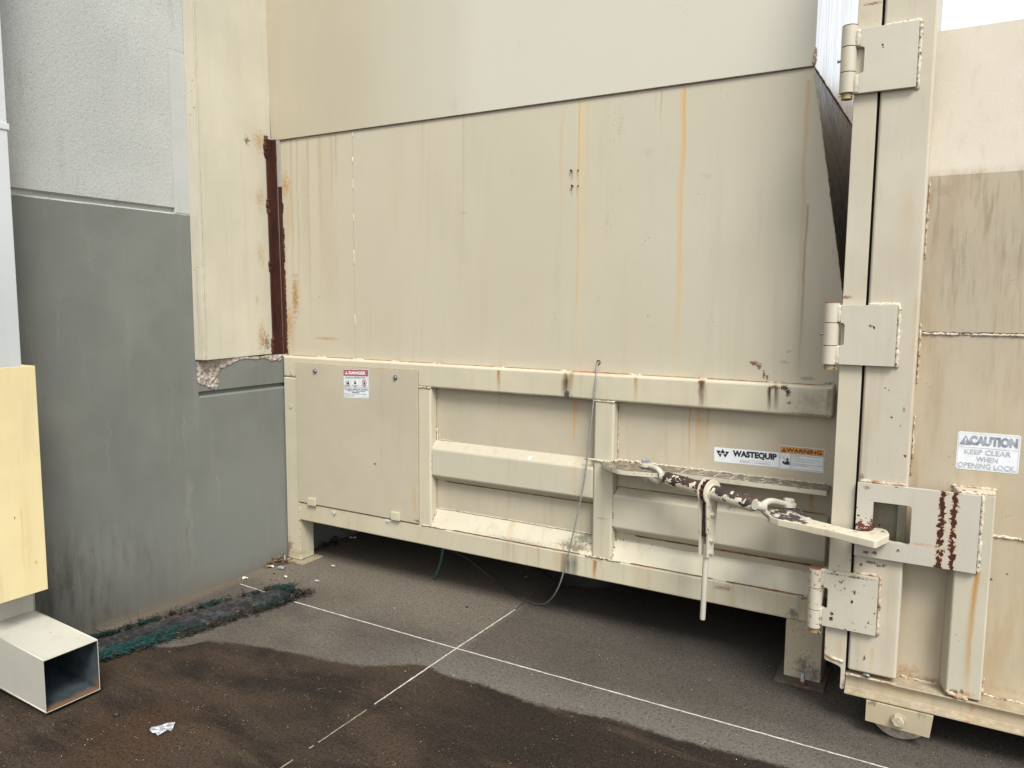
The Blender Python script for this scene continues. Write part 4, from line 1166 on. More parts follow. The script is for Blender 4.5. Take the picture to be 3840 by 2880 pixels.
mb = MB(); mb.prism(foot, 1, YP, YP+0.012)
mb.box(cxl+0.003, gx-0.006, YP+0.0125, YS+0.05, zf+0.02, 3.3)
colm = mb.build('door_frame', M_COLM, cont, bevel=0.003)
mb = MB(); mb.bead([(cxl+0.003, YP-0.001, zf+0.018), (gx-0.012, YP-0.001, zf+0.004)], 0.006, jit=0.0015)
mb.build_each('weld_bead', M_BEADR, colm, smooth=True)
mb = MB(); mb.box(gx-0.006, gx+0.006, YP+0.030, YP+0.05, 0.2, 3.3)
mb.build('door_seal', M_DARKGAP, cont)
# side sheet: straight lower part, upper part leaning in
YT = 3.26
zc_ = at(2012,382,1,YS).z
ztop = at(2100,57,1,YT).z
def side_extra(s, c):
    n = s.noise((1,1,0.10), 60, 4, 0.7, off=(3,0,0))
    lowr = s.sm(s.Z, 2.09, 2.04)
    f = s.math('MULTIPLY', s.math('MULTIPLY', s.sm(n, 0.48, 0.72), s.sm(s.math('ADD', s.Z, s.math('MULTIPLY', n, 0.3)), 1.25, 2.2)), lowr)
    c = s.mix(s.math('MULTIPLY', f, 0.75), c, (0.23,0.168,0.105))
    nb = s.noise((1,1,0.18), 9, 4, 0.65, off=(8,0,0))
    c = s.mix(s.math('MULTIPLY', s.math('MULTIPLY', s.sm(nb, 0.46, 0.72), lowr), 0.6), c, (0.35,0.25,0.145))
    tone = s.sm(s.noise((1,1,0.4), 4, 3, 0.5, off=(0,0,5)), 0.35, 0.65)
    c = s.mix(s.math('MULTIPLY', s.math('MULTIPLY', lowr, s.sm(s.Z, 1.2, 1.9)), s.math('MULTIPLY_ADD', tone, 0.25, 0.12)), c, (0.26,0.225,0.17))
    # pale flecks on the leaning part
    v = s.sm(s.noise((1,1,1), 130, 3, 0.7), 0.56, 0.66)
    c = s.mix(s.math('MULTIPLY', s.math('SUBTRACT', 1.0, lowr), s.math('MULTIPLY', v, 0.25)), c, (0.60,0.54,0.43))
    return c
M_SIDE = paint('container_paint', (0.44,0.38,0.275), (1, YS), grime=0.22, warm=0.28, chips=0.04, rough=0.5, extra=side_extra, speck=0.3,
    streaks=[(2030,385,720,24,(0.36,0.24,0.13),0.5),(2060,390,560,16,(0.30,0.24,0.16),0.5),(2120,725,900,30,(0.36,0.28,0.18),0.3),(2150,385,640,40,(0.3,0.26,0.19),0.3),(1945,1240,1440,20,(0.3,0.24,0.16),0.5)],
    blobs=[(2040,410,26,16,(0.24,0.17,0.11),0.5,1),(1990,800,8,160,(0.5,0.36,0.2),0.5,1),(2175,1240,3,2,RUSTD,0.8,3),(1955,1450,40,20,(0.33,0.19,0.08),0.7,1),(2010,1470,60,8,(0.3,0.17,0.08),0.8,1),(2170,1490,60,8,(0.4,0.28,0.14),0.6,1)])
M_SIDEU = paint('container_upper_paint', (0.46,0.415,0.335), (1, YS), grime=0.16, warm=0.18, rough=0.6, extra=side_extra)
XE = 4.6
mb = MB()
mb.prism([(YS, 0.2), (YS, zc_), (YS+0.006, zc_), (YS+0.006, 0.2)], 0, xpr-0.004, XE)
side = mb.build('side_sheet', M_SIDE, cont)
mb = MB()
mb.prism([(YS, zc_+0.0005), (YT, ztop), (YT+0.006, ztop), (YS+0.006, zc_+0.0005)], 0, xpr-0.004, XE)
mb.build('upper_sheet', M_SIDEU, cont)
mb = MB()
mb.box(-0.26, XE, 5.2, 5.25, 0.0, ztop)          # far side
mb.box(-0.26, XE, YS+0.01, 5.2, 0.19, 0.20)      # floor underside
mb.box(XE, XE+0.03, YS, 5.25, 0.0, ztop)
mb.box(-0.26, -0.24, YS+0.06, 5.2, 0.20, ztop)
mb.build('far_sides', M_SIDE, cont)
mb = MB()
for (x0, y0, x1, y1) in ((1990,720,2212,727), (2135,1156,2212,1168)):
    a = at(x0, y0, 1, YS); b = at(x1, y1, 1, YS)
    mb.bead([(a.x, YS-0.001, a.z), (b.x+0.4, YS-0.001, a.z)], 0.0048, jit=0.0016)
mb.build_each('weld_bead', M_BEAD, side, smooth=True)
mb = MB()
a = at(1990,720,1,YS)
mb.bead([(a.x, YS-0.001, a.z+0.005), (a.x+0.7, YS-0.001, a.z+0.005)], 0.0030, jit=0.0018)
mb.build('grime_line', simple('dark_grime', (0.07,0.055,0.045), (0.2,0.16,0.12), 50, 0.9), side, smooth=True)
# corrosion bead where sheet meets post
mb = MB()
for (y0, y1) in ((395,560),(700,830),(900,1030)):
    x_ = xpr+0.001
    z0 = at(2000,y0,1,YS).z; z1 = at(1990,y1,1,YS).z
    mb.bead([(x_+0.003, YS-0.001, z0), (x_+0.003, YS-0.001, z1)], 0.0036, jit=0.002)
mb.build_each('weld_bead', M_BEADR, side, smooth=True)
# lock support channel
ccl, ccr = lk(1425,1180,1,YP).x, lk(1850,1000,1,YP).x
zc1 = lk(1920,320,1,YP).z; zc0 = b2(1000,1290,1,YP).z
M_CHAN = paint('channel_paint', (0.49,0.445,0.345), P_C, grime=0.14, warm=0.1, chips=0.2,
    streaks=[(2108,1235,1500,8,(0.42,0.23,0.08),1.2),(2098,1300,1500,10,(0.40,0.31,0.16),0.8)],
    blobs=[(2060,1495,10,8,BROWN,0.9,2),(2078,1495,6,6,RUSTD,0.9,2),(2090,1500,14,6,(0.4,0.2,0.08),0.8,1.4)])
mb = MB()
mb.prism([(ccl-0.02, YS-0.0005), (ccl, YP), (ccr, YP), (ccr+0.003, YS-0.0005)], 2, zc0, zc1)
chan = mb.build('lock_channel', M_CHAN, cont, bevel=0.007, seg=3)
mb = MB()
mb.bead([(ccl-0.024, YS-0.003, zc1+0.002), (ccr+0.006, YS-0.003, zc1+0.002)], 0.0045, jit=0.002)
mb.bead([(ccl+0.002, YP+0.004, zc1), (ccr, YP+0.004, zc1-0.001)], 0.0045, jit=0.0015)
mb.bead([(ccr+0.006, YS-0.002, zc0), (ccr+0.006, YS-0.002, zc0+0.06)], 0.005, jit=0.002)
mb.bead([(ccl, YP-0.001, zc0+0.01), (ccl+0.07, YP-0.002, zc0-0.003)], 0.007, jit=0.003)
mb.build_each('weld_bead', M_BEADR, chan, smooth=True)
# bottom rail, shaped like a rolled beam with ledge and flange
M_BRAIL = paint('bottom_rail_paint', (0.44,0.37,0.255), P_C, grime=0.35, warm=0.35, chips=0.15, dust=0.5, speck=0.5,
    blobs=[(1835,1500,16,12,(0.3,0.2,0.1),0.6,1),(2090,1560,8,16,(0.4,0.2,0.07),0.7,1.4),(2100,1530,8,16,(0.4,0.2,0.07),0.5,1.4),(1960,1500,50,6,(0.4,0.24,0.1),0.6,1)])
zr1 = b2(400,1165,1,YP-0.004).z; zr0 = b2(375,1266,1,YP-0.012).z
print('rail z', zr0, zr1)
xr0 = b2(376,1220,1,YP).x
mb = MB()
mb.prism([(YP-0.012, zr0), (YP-0.012, zr0+0.009), (YP+0.012, zr0+0.020), (YP+0.012, zr1-0.012), (YP-0.004, zr1-0.006), (YP-0.004, zr1), (YS+0.04, zr1), (YS+0.04, zr0)], 0, xr0, XE)
mb.build('bottom_rail', M_BRAIL, cont, bevel=0.002)
mb = MB()
mb.bead([(xpr+0.01, YS-0.004, zr1+0.002), (ccl-0.02, YS-0.004, zr1+0.002)], 0.0045, jit=0.003)
mb.bead([(ccr+0.01, YS-0.004, zr1+0.002), (1.2, YS-0.004, zr1+0.002)], 0.004, jit=0.003)
mb.bead([(gx+0.01, YP-0.003, zr1), (xpr, YP-0.003, zr1)], 0.004, jit=0.0015)
mb.build_each('weld_bead', M_BEADR, cont, smooth=True)
mb = MB()
a = b2(490,1165,1,YP-0.004)
mb.bead([(a.x-0.012, YP-0.008, a.z), (a.x+0.014, YP-0.008, a.z-0.003)], 0.007)
mb.build('weld_blob', M_BOLT, cont, smooth=True)

# hinges
def chip_hi(s): return s.sm(s.Z, 1.0, 0.55, 0.0, 0.075)
M_HP = paint('hinge_paint', (0.49,0.455,0.365), (1, YL), grime=0.08, chips=0.38, chipz=lambda s: s.math('SUBTRACT', s.sm(s.Z, 1.0, 0.55, 0.0, 0.105), 0.045),
    blobs=[(1907,98,2.5,5,DARK,1,4),(1880,705,4,3,RUSTD,1,4),(1888,707,3,3,RUSTD,1,4),(1797,1326,4,4,RUSTD,1,4),(1795,1336,4,4,RUSTD,1,4),(1817,1372,6,6,ORANGE,0.9,2),(1850,1248,30,3,RUSTD,0.8,2),(1800,1240,20,2,RUSTD,0.8,2),(1845,1280,4,4,RUSTD,1,3),(1840,1300,4,4,RUSTD,1,3)])
M_HB = paint('hinge_barrel_paint', (0.50,0.455,0.36), (1, YL), grime=0.10, chips=0.55, chipz=lambda s: s.math('SUBTRACT', s.sm(s.Z, 1.0, 0.5, 0.0, 0.19), 0.06),
    blobs=[(1826,143,3,3,ORANGE,0.7,1.5)])
M_PIN = simple('pin_steel', (0.22,0.15,0.07), (0.36,0.27,0.14), 60, 0.6, 0.2)
M_PINR = rust_mat('rusty_pin', (0.13,0.05,0.025), (0.26,0.12,0.06), (0.07,0.03,0.02), 0.8)
def hinge(tl, tr, br, bl, bx, btop, bbot, split1, split2, slot, pin_top, rusty, lab):
    """plate corners px, barrel centre px at mid, barrel top/bottom py, slot px rectangle"""
    P = [at(x, y, 1, YL) for x, y in (tl, tr, br, bl)]
    xa = (P[0].x+P[3].x)/2; xb = (P[1].x+P[2].x)/2
    z1 = (P[0].z+P[1].z)/2; z0 = (P[2].z+P[3].z)/2
    sa = at(slot[0], slot[1], 1, YL); sb = at(slot[2], slot[3], 1, YL)
    mb = MB()
    c = 0.006
    poly = [(xa, z0), (xb, z0), (xb, z1), (xa, z1), (xa, sa.z), (sb.x-c, sa.z), (sb.x, sa.z-c), (sb.x, sb.z+c), (sb.x-c, sb.z), (xa, sb.z)]
    mb.prism(poly, 1, YL, YL+0.018)
    pl = mb.build('hinge_plate', M_HP, cont, bevel=0.0015, label=lab)
    Rb = 0.0265
    q0 = at(bx[0], btop, 1, YL+0.016); q1 = at(bx[1], bbot, 1, YL+0.016)
    xc = (q0.x+q1.x)/2; zt2 = q0.z; zb2 = q1.z
    s1 = zt2+(zb2-zt2)*split1; s2 = zt2+(zb2-zt2)*split2
    yc = YL+0.016
    for (a, b) in ((zt2, s1+0.0012), (s1-0.0012, s2+0.0012), (s2-0.0012, zb2)):
        mb = MB(); mb.cyl((xc, yc, a), (xc, yc, b), Rb, 32)
        mb.build('barrel', M_HB, pl, bevel=0.0015)
    mb = MB(); mb.cyl((xc, yc, zt2-0.004), (xc, yc, zb2+0.01), Rb-0.004, 24)
    mb.build('sleeve', M_DARKGAP, pl)
    mb = MB()
    mb.cyl((xc, yc, zt2), (xc, yc, zt2+0.0035), Rb-0.002 if rusty else Rb-0.0005, 28)
    mb.build('pin_head', M_PINR, pl, bevel=0.001)
    mb = MB()
    mb.cyl((xc, yc, zb2+0.002), (xc, yc, zb2-0.020), 0.019, 24)
    mb.tube([(xc-0.026, yc-0.012, zb2-0.010), (xc+0.022, yc-0.012, zb2-0.012)], 0.002, 6)
    mb.tube([(xc+0.022, yc-0.012, zb2-0.012), (xc+0.028, yc-0.014, zb2-0.018)], 0.0018, 6)
    mb.build('pin', M_PIN, pl)
    mb = MB()
    zm = (s1+s2)/2
    mb.cyl((xc-Rb+0.002, yc-0.002, zm), (xc-Rb-0.006, yc-0.002, zm), 0.004, 8)
    mb.cyl((xc-Rb-0.005, yc-0.002, zm), (xc-Rb-0.010, yc-0.002, zm), 0.0055, 8)
    mb.build('grease_fitting', M_BOLT, pl)
    mb = MB()
    for (za_, zb_) in ((z1-0.001, sa.z+0.002), (z0+0.001, sb.z-0.002)):
        K_ = 9
        mb.tube([(xa-0.009+0.001*math.sin(k*2.1), YL+0.013+0.001*math.sin(k*3.7), za_+(zb_-za_)*k/(K_-1)) for k in range(K_)], [0.0135]+[0.0150+0.0008*math.sin(k*5.1) for k in range(1, K_-1)]+[0.0135], 14)
    mb.build_each('fillet_weld', M_HB, pl, smooth=True)
    mb = MB()
    mb.bead([(gx+0.006, YP-0.003, z1+0.003), (xb, YP-0.003, z1+0.003), (xb+0.005, YP-0.004, z1-0.004), (xb+0.006, YP-0.004, z0), (xb, YP-0.003, z0-0.003)], 0.0062, jit=0.0016)
    mb.build_each('weld_bead', M_BEAD if not rusty else M_BEADR, pl, smooth=True)
    return pl
hinge((1862.5,59.4),(1986.7,44.5),(1978,187.5),(1851.5,200.8),(1839,1827.4),58,203,0.31,0.69,(1850,102,1864.8,157),0,False,'upper hinge plate, clean beige')
hinge((1818.7,658),(1940.6,661),(1930.6,793),(1810,786.6),(1797.5,1792.9),655,786.3,0.32,0.693,(1810,698,1822,746.6),0,False,'middle hinge plate with small rust mark')
hinge((1780,1229),(1898,1251),(1890,1378),(1776,1348),(1765,1756.4),1227,1352,0.32,0.69,(1774,1268,1786.5,1315.5),0,True,'lower hinge plate with many rust chips')

# lock plate with window
def lock_extra(s, c):
    # two burnt weld tracks and the worn corner of the bar
    n = s.noise((1,1,1), 45, 3, 0.6); n2 = s.noise((1,1,1), 120, 3, 0.7)
    wv = s.noise((0.2,0.2,30), 1.0, 1, 0.5)
    for (px, off) in ((2039,0.0), (2050,0.3)):
        a = at(px-1, 1068, 1, YL); b = at(px-13, 1225, 1, YL)
        xm = s.math('ADD', (a.x+b.x)/2 if off == 0 else (a.x+b.x)/2+0.022, s.math('MULTIPLY', s.math('SUBTRACT', s.noise((1,1,1), 28, 3, 0.7, off=(off*7,0,0)), 0.5), 0.022))
        d = s.math('ABSOLUTE', s.math('SUBTRACT', s.X, xm))
        wd = s.math('MULTIPLY_ADD', s.noise((1,1,1), 75, 3, 0.6, off=(off*9+1,0,3)), 0.046, -0.0160)
        c = s.mix(s.math('MULTIPLY', s.sm(s.math('SUBTRACT', d, wd), 0.007, 0.0), 0.75), c, (0.50,0.28,0.10))
        c = s.mix(s.sm(s.math('SUBTRACT', d, wd), 0.0012, 0.0), c, (0.05,0.018,0.014))
    za = lk(430, 420, 1, YL).z; zb = lk(430, 700, 1, YL).z; hx = lk(528, 600, 1, YL).x
    f = s.math('ADD', s.noise((1,1,1), 70, 4, 0.6, off=(5,5,5)), s.math('MULTIPLY', s.sm(s.Z, za, zb-0.01), 0.24))
    f = s.math('ADD', f, s.math('MULTIPLY', s.sm(s.math('ABSOLUTE', s.math('SUBTRACT', s.X, hx)), 0.012, 0.0), 0.05))
    f = s.math('MULTIPLY', f, s.math('MULTIPLY', s.math('LESS_THAN', s.X, hx+0.002), s.sm(s.Z, zb-0.03, zb-0.02)))
    c = s.mix(s.sm(f, 0.655, 0.675), c, s.mix(n2, (0.06,0.02,0.014), (0.16,0.05,0.03)))
    return c
M_LOCK = paint('lock_plate_paint', (0.50,0.465,0.39), (1, YL), grime=0.07, chips=0.20, extra=lock_extra,
    blobs=[(1884,1212,0.1,0.1,DARK,0,1),(1887,1148,4,3,RUSTD,0,4),(1870,1193,6,4,RUSTD,0.9,3),(1890,1195,5,4,RUSTD,0.9,3),(1940,1190,5,3,RUSTD,0.9,3),(1873,1053,8,4,BROWN,0.6,2),(2010,1165,60,3,(0.45,0.2,0.08),0.0,1),(1990,1176,30,4,(0.5,0.24,0.1),0.7,1.2)])
P = [lk(x, y, 1, YL) for x, y in ((355,175),(1750,335),(1655,1200),(300,985))]
lx0, lx1 = (P[0].x+P[3].x)/2, (P[1].x+P[2].x)/2
lz1, lz0 = (P[0].z+P[1].z)/2, (P[2].z+P[3].z)/2
Hh = [lk(x, y, 1, YL) for x, y in ((525,395),(950,440),(940,870),(520,840))]
hx0, hx1 = Hh[0].x, (Hh[1].x+Hh[2].x)/2
hz1, hz0 = (Hh[0].z+Hh[1].z)/2, (Hh[2].z+Hh[3].z)/2
print('lock', lx0, lx1, lz0, lz1, 'hole', hx0, hx1, hz0, hz1)
YLb = YL+0.0185
def plate_hole(mb, x0, x1, z0, z1, a0, a1, b0, b1, y0, y1, r=0.012):
    # outer rectangle with rounded-corner window (fan between loops with equal count)
    n = 5
    def corner(cx, cz, q, rr_):
        return [(cx+rr_*math.cos(math.pi/2*(q+i/n)), cz+rr_*math.sin(math.pi/2*(q+i/n))) for i in range(n+1)]
    inner = corner(a1-r, b1-r, 0, r)+corner(a0+0.003, b1-0.003, 1, 0.003)+corner(a0+0.003, b0+0.003, 2, 0.003)+corner(a1-r, b0+r, 3, r)
    outer = []
    for (x, z) in ((x1,z1),(x0,z1),(x0,z0),(x1,z0)):
        outer += [(x, z)]*(n+1)
    N = len(inner)
    vs = []
    for y in (y0, y1):
        vs += [(p[0], y, p[1]) for p in inner] + [(p[0], y, p[1]) for p in outer]
    fs = []
    for i in range(N):
        j = (i+1) % N
        fs.append((i, j, N+j, N+i)); fs.append((2*N+i, 3*N+i, 3*N+j, 2*N+j))
        fs.append((i, 2*N+i, 2*N+j, j))
        fs.append((N+i, N+j, 3*N+j, 3*N+i))
    mb.add(vs, fs)
mb = MB(); plate_hole(mb, lx0, lx1, lz0, lz1, hx0, hx1, hz0, hz1, YL, YLb)
o = mb.build('lock_plate', M_LOCK, cont, label='rectangular lock plate with square window and two dark burnt tracks')
bm = bmesh.new(); bm.from_mesh(o.data)
bmesh.ops.remove_doubles(bm, verts=bm.verts, dist=1e-5)
bmesh.ops.dissolve_degenerate(bm, dist=1e-6, edges=bm.edges)
bmesh.ops.recalc_face_normals(bm, faces=bm.faces)
bm.to_mesh(o.data); bm.free()
lockp = o
mb = MB()
mb.bead([(lx1+0.003, YP-0.006, lz1+0.002), (lx1+0.006, YP-0.006, lz1-0.01), (lx1+0.006, YP-0.006, lz0)], 0.0064, jit=0.0016)
mb.bead([(lx1-0.07, YP-0.002, lz1+0.004), (lx1+0.002, YP-0.004, lz1+0.002)], 0.006, jit=0.0016)
mb.build_each('weld_bead', M_BEAD, lockp, smooth=True)
mb = MB()
mb.bead([(lx0+0.004, YP-0.003, lz1+0.004), (xpr-0.006, YP-0.003, lz1+0.004)], 0.0065, jit=0.002)
mb.bead([(lx0+0.002, YP-0.001, lz0-0.002), (xpr-0.01, YP-0.001, lz0-0.003)], 0.003, jit=0.001)
mb.build_each('weld_bead', M_BEADR, lockp, smooth=True)
mb = MB(); 
mb.bead([(hx0+0.02, YP+0.02, hz0-0.004), (hx1-0.01, YLb-0.003, hz0-0.003)], 0.005, jit=0.001)
mb.build_each('weld_bead', M_BEADR, lockp, smooth=True)

# caution sticker
K = crop(3000, 900, 1.843)
cs = [K(x, y, 1, YS) for x, y in ((1093,1321),(1530,1352),(1507,1618),(1073,1577))]
S = Sticker('caution_sticker', cont, cs, YS-0.0002, 'faded white caution sticker with grey letters')
M_FADE = simple('faded_print', (0.20,0.21,0.24), (0.36,0.38,0.43), 40, 0.6)
M_FADE2 = simple('faded_print_pale', (0.33,0.33,0.36), (0.48,0.49,0.53), 40, 0.6)
mk, mw, mg = MB(), MB(), MB()
S.tri(mk, mw, 0.035, 0.66, 0.25)
S.text(mk, 'CAUTION', 0.20, 0.665, 0.25, 0.76, 0.06)
S.frame(mg, 0.018, 0.035, 0.982, 0.965, 0.004); S.rect(mg, 0.02, 0.590, 0.98, 0.600)
S.text(mg, 'KEEP CLEAR', 0.13, 0.42, 0.135, 0.74, 0.012)
S.text(mg, 'WHEN', 0.33, 0.235, 0.135, 0.34, 0.012)
S.text(mg, 'OPENING LOCK.', 0.035, 0.055, 0.135, 0.93, 0.012)
mk.build('lettering', M_FADE, S.base); mw.build('mark', M_STW, S.base); mg.build('small_print', M_FADE2, S.base)

# wheel under the container
M_WB = paint('wheel_bracket_paint', (0.40,0.34,0.23), (1, YP-0.04), grime=0.3, warm=0.35, chips=0.2, speck=0.6,
    blobs=[(1885,1520,12,8,DARK,0.7,1.5),(1990,1545,14,10,(0.2,0.13,0.07),0.6,1.2)])
M_WHEEL = simple('worn_wheel_steel', (0.24,0.20,0.16), (0.40,0.35,0.28), 60, 0.7, 0.1)
YW = YP-0.030
Wp = [b2(x, y, 1, YW) for x, y in ((487,1296),(845,1382),(822,1506),(485,1425))]
mb = MB()
mb.prism([((Wp[0].x+Wp[3].x)/2, Wp[3].z+0.012), ((Wp[0].x+Wp[3].x)/2, zr0+0.002), (Wp[1].x, zr0+0.002), (Wp[2].x, Wp[2].z+0.002)], 1, YW, YW+0.010)
brk = mb.build('wheel_bracket', M_WB, cont, bevel=0.0015)
wc = b2(660,1408,1,YW)
R_w = min(0.118, zr1/2-0.002)
mb = MB(); mb.cyl((wc.x, YP+0.014, R_w), (wc.x, YP+0.075, R_w), R_w, 48)
mb.build('wheel', M_WHEEL, cont, bevel=0.004)
mb = MB()
mb.cyl((wc.x, YW+0.0005, wc.z), (wc.x, YW-0.006, wc.z), 0.026, 20)
mb.disc_hex((wc.x-0.002, YW-0.005, wc.z+0.002), (0,-1,0), 0.021, 0.016)
mb.build('axle_bolt', simple('axle_bolt_paint', (0.34,0.28,0.19), (0.48,0.42,0.31), 60, 0.6), brk, bevel=0.001)
# vertical tube end behind the post at the top right
mb = MB()
a = at(2037,30,1,YS+0.3)
mb.box(xpr-0.02, a.x+0.004, YS+0.15, YS+0.2, ztop-0.1, 3.3)
mb.build('door_stay', M_GALV, cont, bevel=0.002)

# =================================================================== turnbuckle
def peel_mat():
    s = SG('peeling_turnbuckle_paint')
    n = s.noise((1,1,1), 30, 5, 0.6, 0.3, off=(0.3,0,0))
    up = s.math('MULTIPLY', s.math('ADD', s.NZ, s.math('MULTIPLY', s.NY, -0.25)), 0.16)
    v = s.math('ADD', n, up)
    bare = s.mix(s.sm(s.noise((1,1,1), 18, 3, 0.6), 0.35, 0.65), (0.055,0.026,0.022), (0.022,0.019,0.021))
    c = s.mix(s.sm(v, 0.545, 0.552), (0.54,0.49,0.37), s.mix(s.sm(v, 0.552, 0.575), (0.015,0.010,0.009), bare))
    return s.out(c, 0.5, 0.0, s.bump(s.sm(v, 0.560, 0.545), 0.8, 0.0015))
M_PEEL = peel_mat()
M_TB = paint('clevis_paint', (0.46,0.435,0.365), (1, 3.1), grime=0.3, warm=0.15, chips=0.55, rough=0.35)
M_TBH = paint('ratchet_paint', (0.54,0.49,0.385), (1, 3.1), grime=0.2, chips=1.05, rough=0.45)
M_HOOK = paint('hook_paint', (0.56,0.51,0.39), (1, 3.0), grime=0.3, warm=0.3, chips=0.75, dust=0.0, rough=0.55,
    extra=lambda s, c: s.mix(s.math('MULTIPLY', s.sm(s.NZ, 0.7, 0.9), s.sm(s.math('ADD', s.noise((1,1,1), 24, 6, 0.62, 0.4), s.math('MULTIPLY', s.sm(s.X, -0.40, -0.48), 0.16)), 0.60, 0.64)), c, (0.055,0.045,0.045)))
LB = t1(1095,530,1,3.20); RB = t2(300,345,1,3.02)
ax = (RB-LB).normalized()
tb = thing('turnbuckle', 'heavy ratchet turnbuckle with peeling beige paint pulling the hook bar to the lock plate', 'turnbuckle', (LB+RB)/2)
# ratchet centre: the point of the axis nearest to the seen centre
def on_axis(px, py, f=t1):
    best = None
    for i in range(401):
        p = LB.lerp(RB, i/400)
        q = p - Vector((0,0,CAM_H))
        x = q.dot(RGT)/q.dot(FWD)*2860+1920
        if best is None or abs(x-px) < best[0]: best = (abs(x-px), p.copy())
    return best[1]
RC = on_axis(2200+1690/3.687, 0)
rb = 0.0305
u = ax.orthogonal().normalized()
pL = RC - ax*0.016; pR = RC + ax*0.016
mb = MB()
mb.tube([LB-ax*0.0, LB+ax*0.004, pL-ax*0.004, pL], [rb*0.86, rb, rb, rb], 32)
mb.tube([pR, pR+ax*0.002, RB-ax*0.012, RB], [rb*1.0, rb, rb, rb*0.8], 32)
mb.build('barrel', M_PEEL, tb, smooth=True)
for o in [tb.children[0]]:
    o.data.set_sharp_from_angle(angle=rad(40))
mb = MB()
for t in (0.52, ): pass
for p in (LB.lerp(pL, 0.55), pR.lerp(RB, 0.80)):
    mb.cyl(p+Vector((0,0,rb-0.001)), p+Vector((0,0,rb+0.006)), 0.003, 8)
mb.build_each('grease_fitting', M_BOLT, tb)
# ratchet rings with a toothed wheel between
mb = MB()
Rr = 0.0530
mb.tube([pL-ax*0.004, pL-ax*0.003, pL+ax*0.002, pL+ax*0.003], [Rr*0.93, Rr, Rr, Rr*0.93], 36)
mb.tube([pR-ax*0.004, pR-ax*0.003, pR+ax*0.003, pR+ax*0.004], [Rr*0.93, Rr, Rr, Rr*0.93], 36)
mb.tube([pR+ax*0.004, pR+ax*0.010], [rb*1.18, rb*1.12], 28)
rat = mb.build('ratchet', M_TBH, tb, bevel=0)
rat.data.shade_smooth(); rat.data.set_sharp_from_angle(angle=rad(35))
mb = MB()
v = ax.cross(u)
n = 14
ring = []
for k in range(2*n):
    a = math.pi*k/n; r = Rr*0.92 if k % 2 == 0 else Rr*0.78
    ring.append((u*math.cos(a)+v*math.sin(a))*r)
mb.loft([pL+ax*0.003+q for q in ring], [pR-ax*0.004+q for q in ring])
mb.build('gear_wheel', M_RUST_SCALE, rat)
# handle: two cheek plates, pawl housing and a long bar hanging down
hb = t1(1650,1600,1,RC.y-0.004); tip = at(1517.5,1338,1,RC.y-0.01)
zh0, zh1 = RC.z-Rr*0.55, hb.z
mb = MB()
dn = Vector((hb.x-RC.x, hb.y-RC.y, hb.z-RC.z)).normalized()
side_v = ax - dn*ax.dot(dn); side_v.normalize()
wv = dn.cross(side_v)
def cheek(mb, c0, off, w0, w1, t):
    a0 = c0 + side_v*off
    L = (hb-RC).length
    prof = [(0.02, w0*0.9), (0.05, w0), (L*0.62, w1), (L*0.66, w1*0.8), (L, w1*0.8)]
    A_ = [a0 + dn*d + wv*w_ for d, w_ in prof] + [a0 + dn*d - wv*w_ for d, w_ in reversed(prof)]
    B_ = [q + side_v*t for q in A_]
    mb.loft(A_, B_)
cheek(mb, RC, -0.026, 0.034, 0.026, 0.008)
cheek(mb, RC, 0.013, 0.034, 0.026, 0.009)
hnd = mb.build('handle', M_TBH, tb, bevel=0.0015)
L = (hb-RC).length
mb = MB()
mb.loft([RC+dn*(0.05)+wv*w_+side_v*s_ for w_, s_ in ((-0.014,-0.017),(0.014,-0.017),(0.014,0.0125),(-0.014,0.0125))],
        [RC+dn*(L*0.7)+wv*w_+side_v*s_ for w_, s_ in ((-0.014,-0.017),(0.014,-0.017),(0.014,0.0125),(-0.014,0.0125))])
mb.build('pawl', simple('dark_pawl', (0.012,0.010,0.010), (0.06,0.04,0.03), 60, 0.6), hnd)
for (x, y) in ((1762,1042),(1738,1398),(1730,1572)):
    q = t1(x, y, 1, RC.y-0.02)
    q = RC + dn*((q-RC).dot(dn)) + side_v*0.0215
    mb = MB(); mb.disc_hex(q, side_v, 0.0115, 0.009); mb.cyl(q+side_v*0.008, q+side_v*0.015, 0.0052, 10)
    mb.build('bolt', M_TB, hnd)
mb = MB()
M_BAR = paint('handle_bar_paint', (0.56,0.52,0.42), (1, RC.y), grime=0.1, chips=0.15, blobs=[(1521,1255,4,12,RUSTD,0.0,3)])
mb.tube([hb-dn*0.05, tip+(hb-tip).normalized()*0.004, tip], [0.0118, 0.0118, 0.0102], 24)
mb.build('bar', M_BAR, hnd, smooth=True).data.set_sharp_from_angle(angle=rad(40))
# raised casting marks on the front cheek
mb = MB()
for k in range(9):
    d = 0.072+k*0.0085
    wN = 0.010 if k % 3 else 0.013
    if k in (4,): continue
    p0 = RC+dn*d+side_v*0.0224
    mb.tube([p0-wv*wN, p0+wv*wN*random.uniform(0.5,1)], 0.0009, 5)
mb.build('casting_marks', M_TBH, hnd)

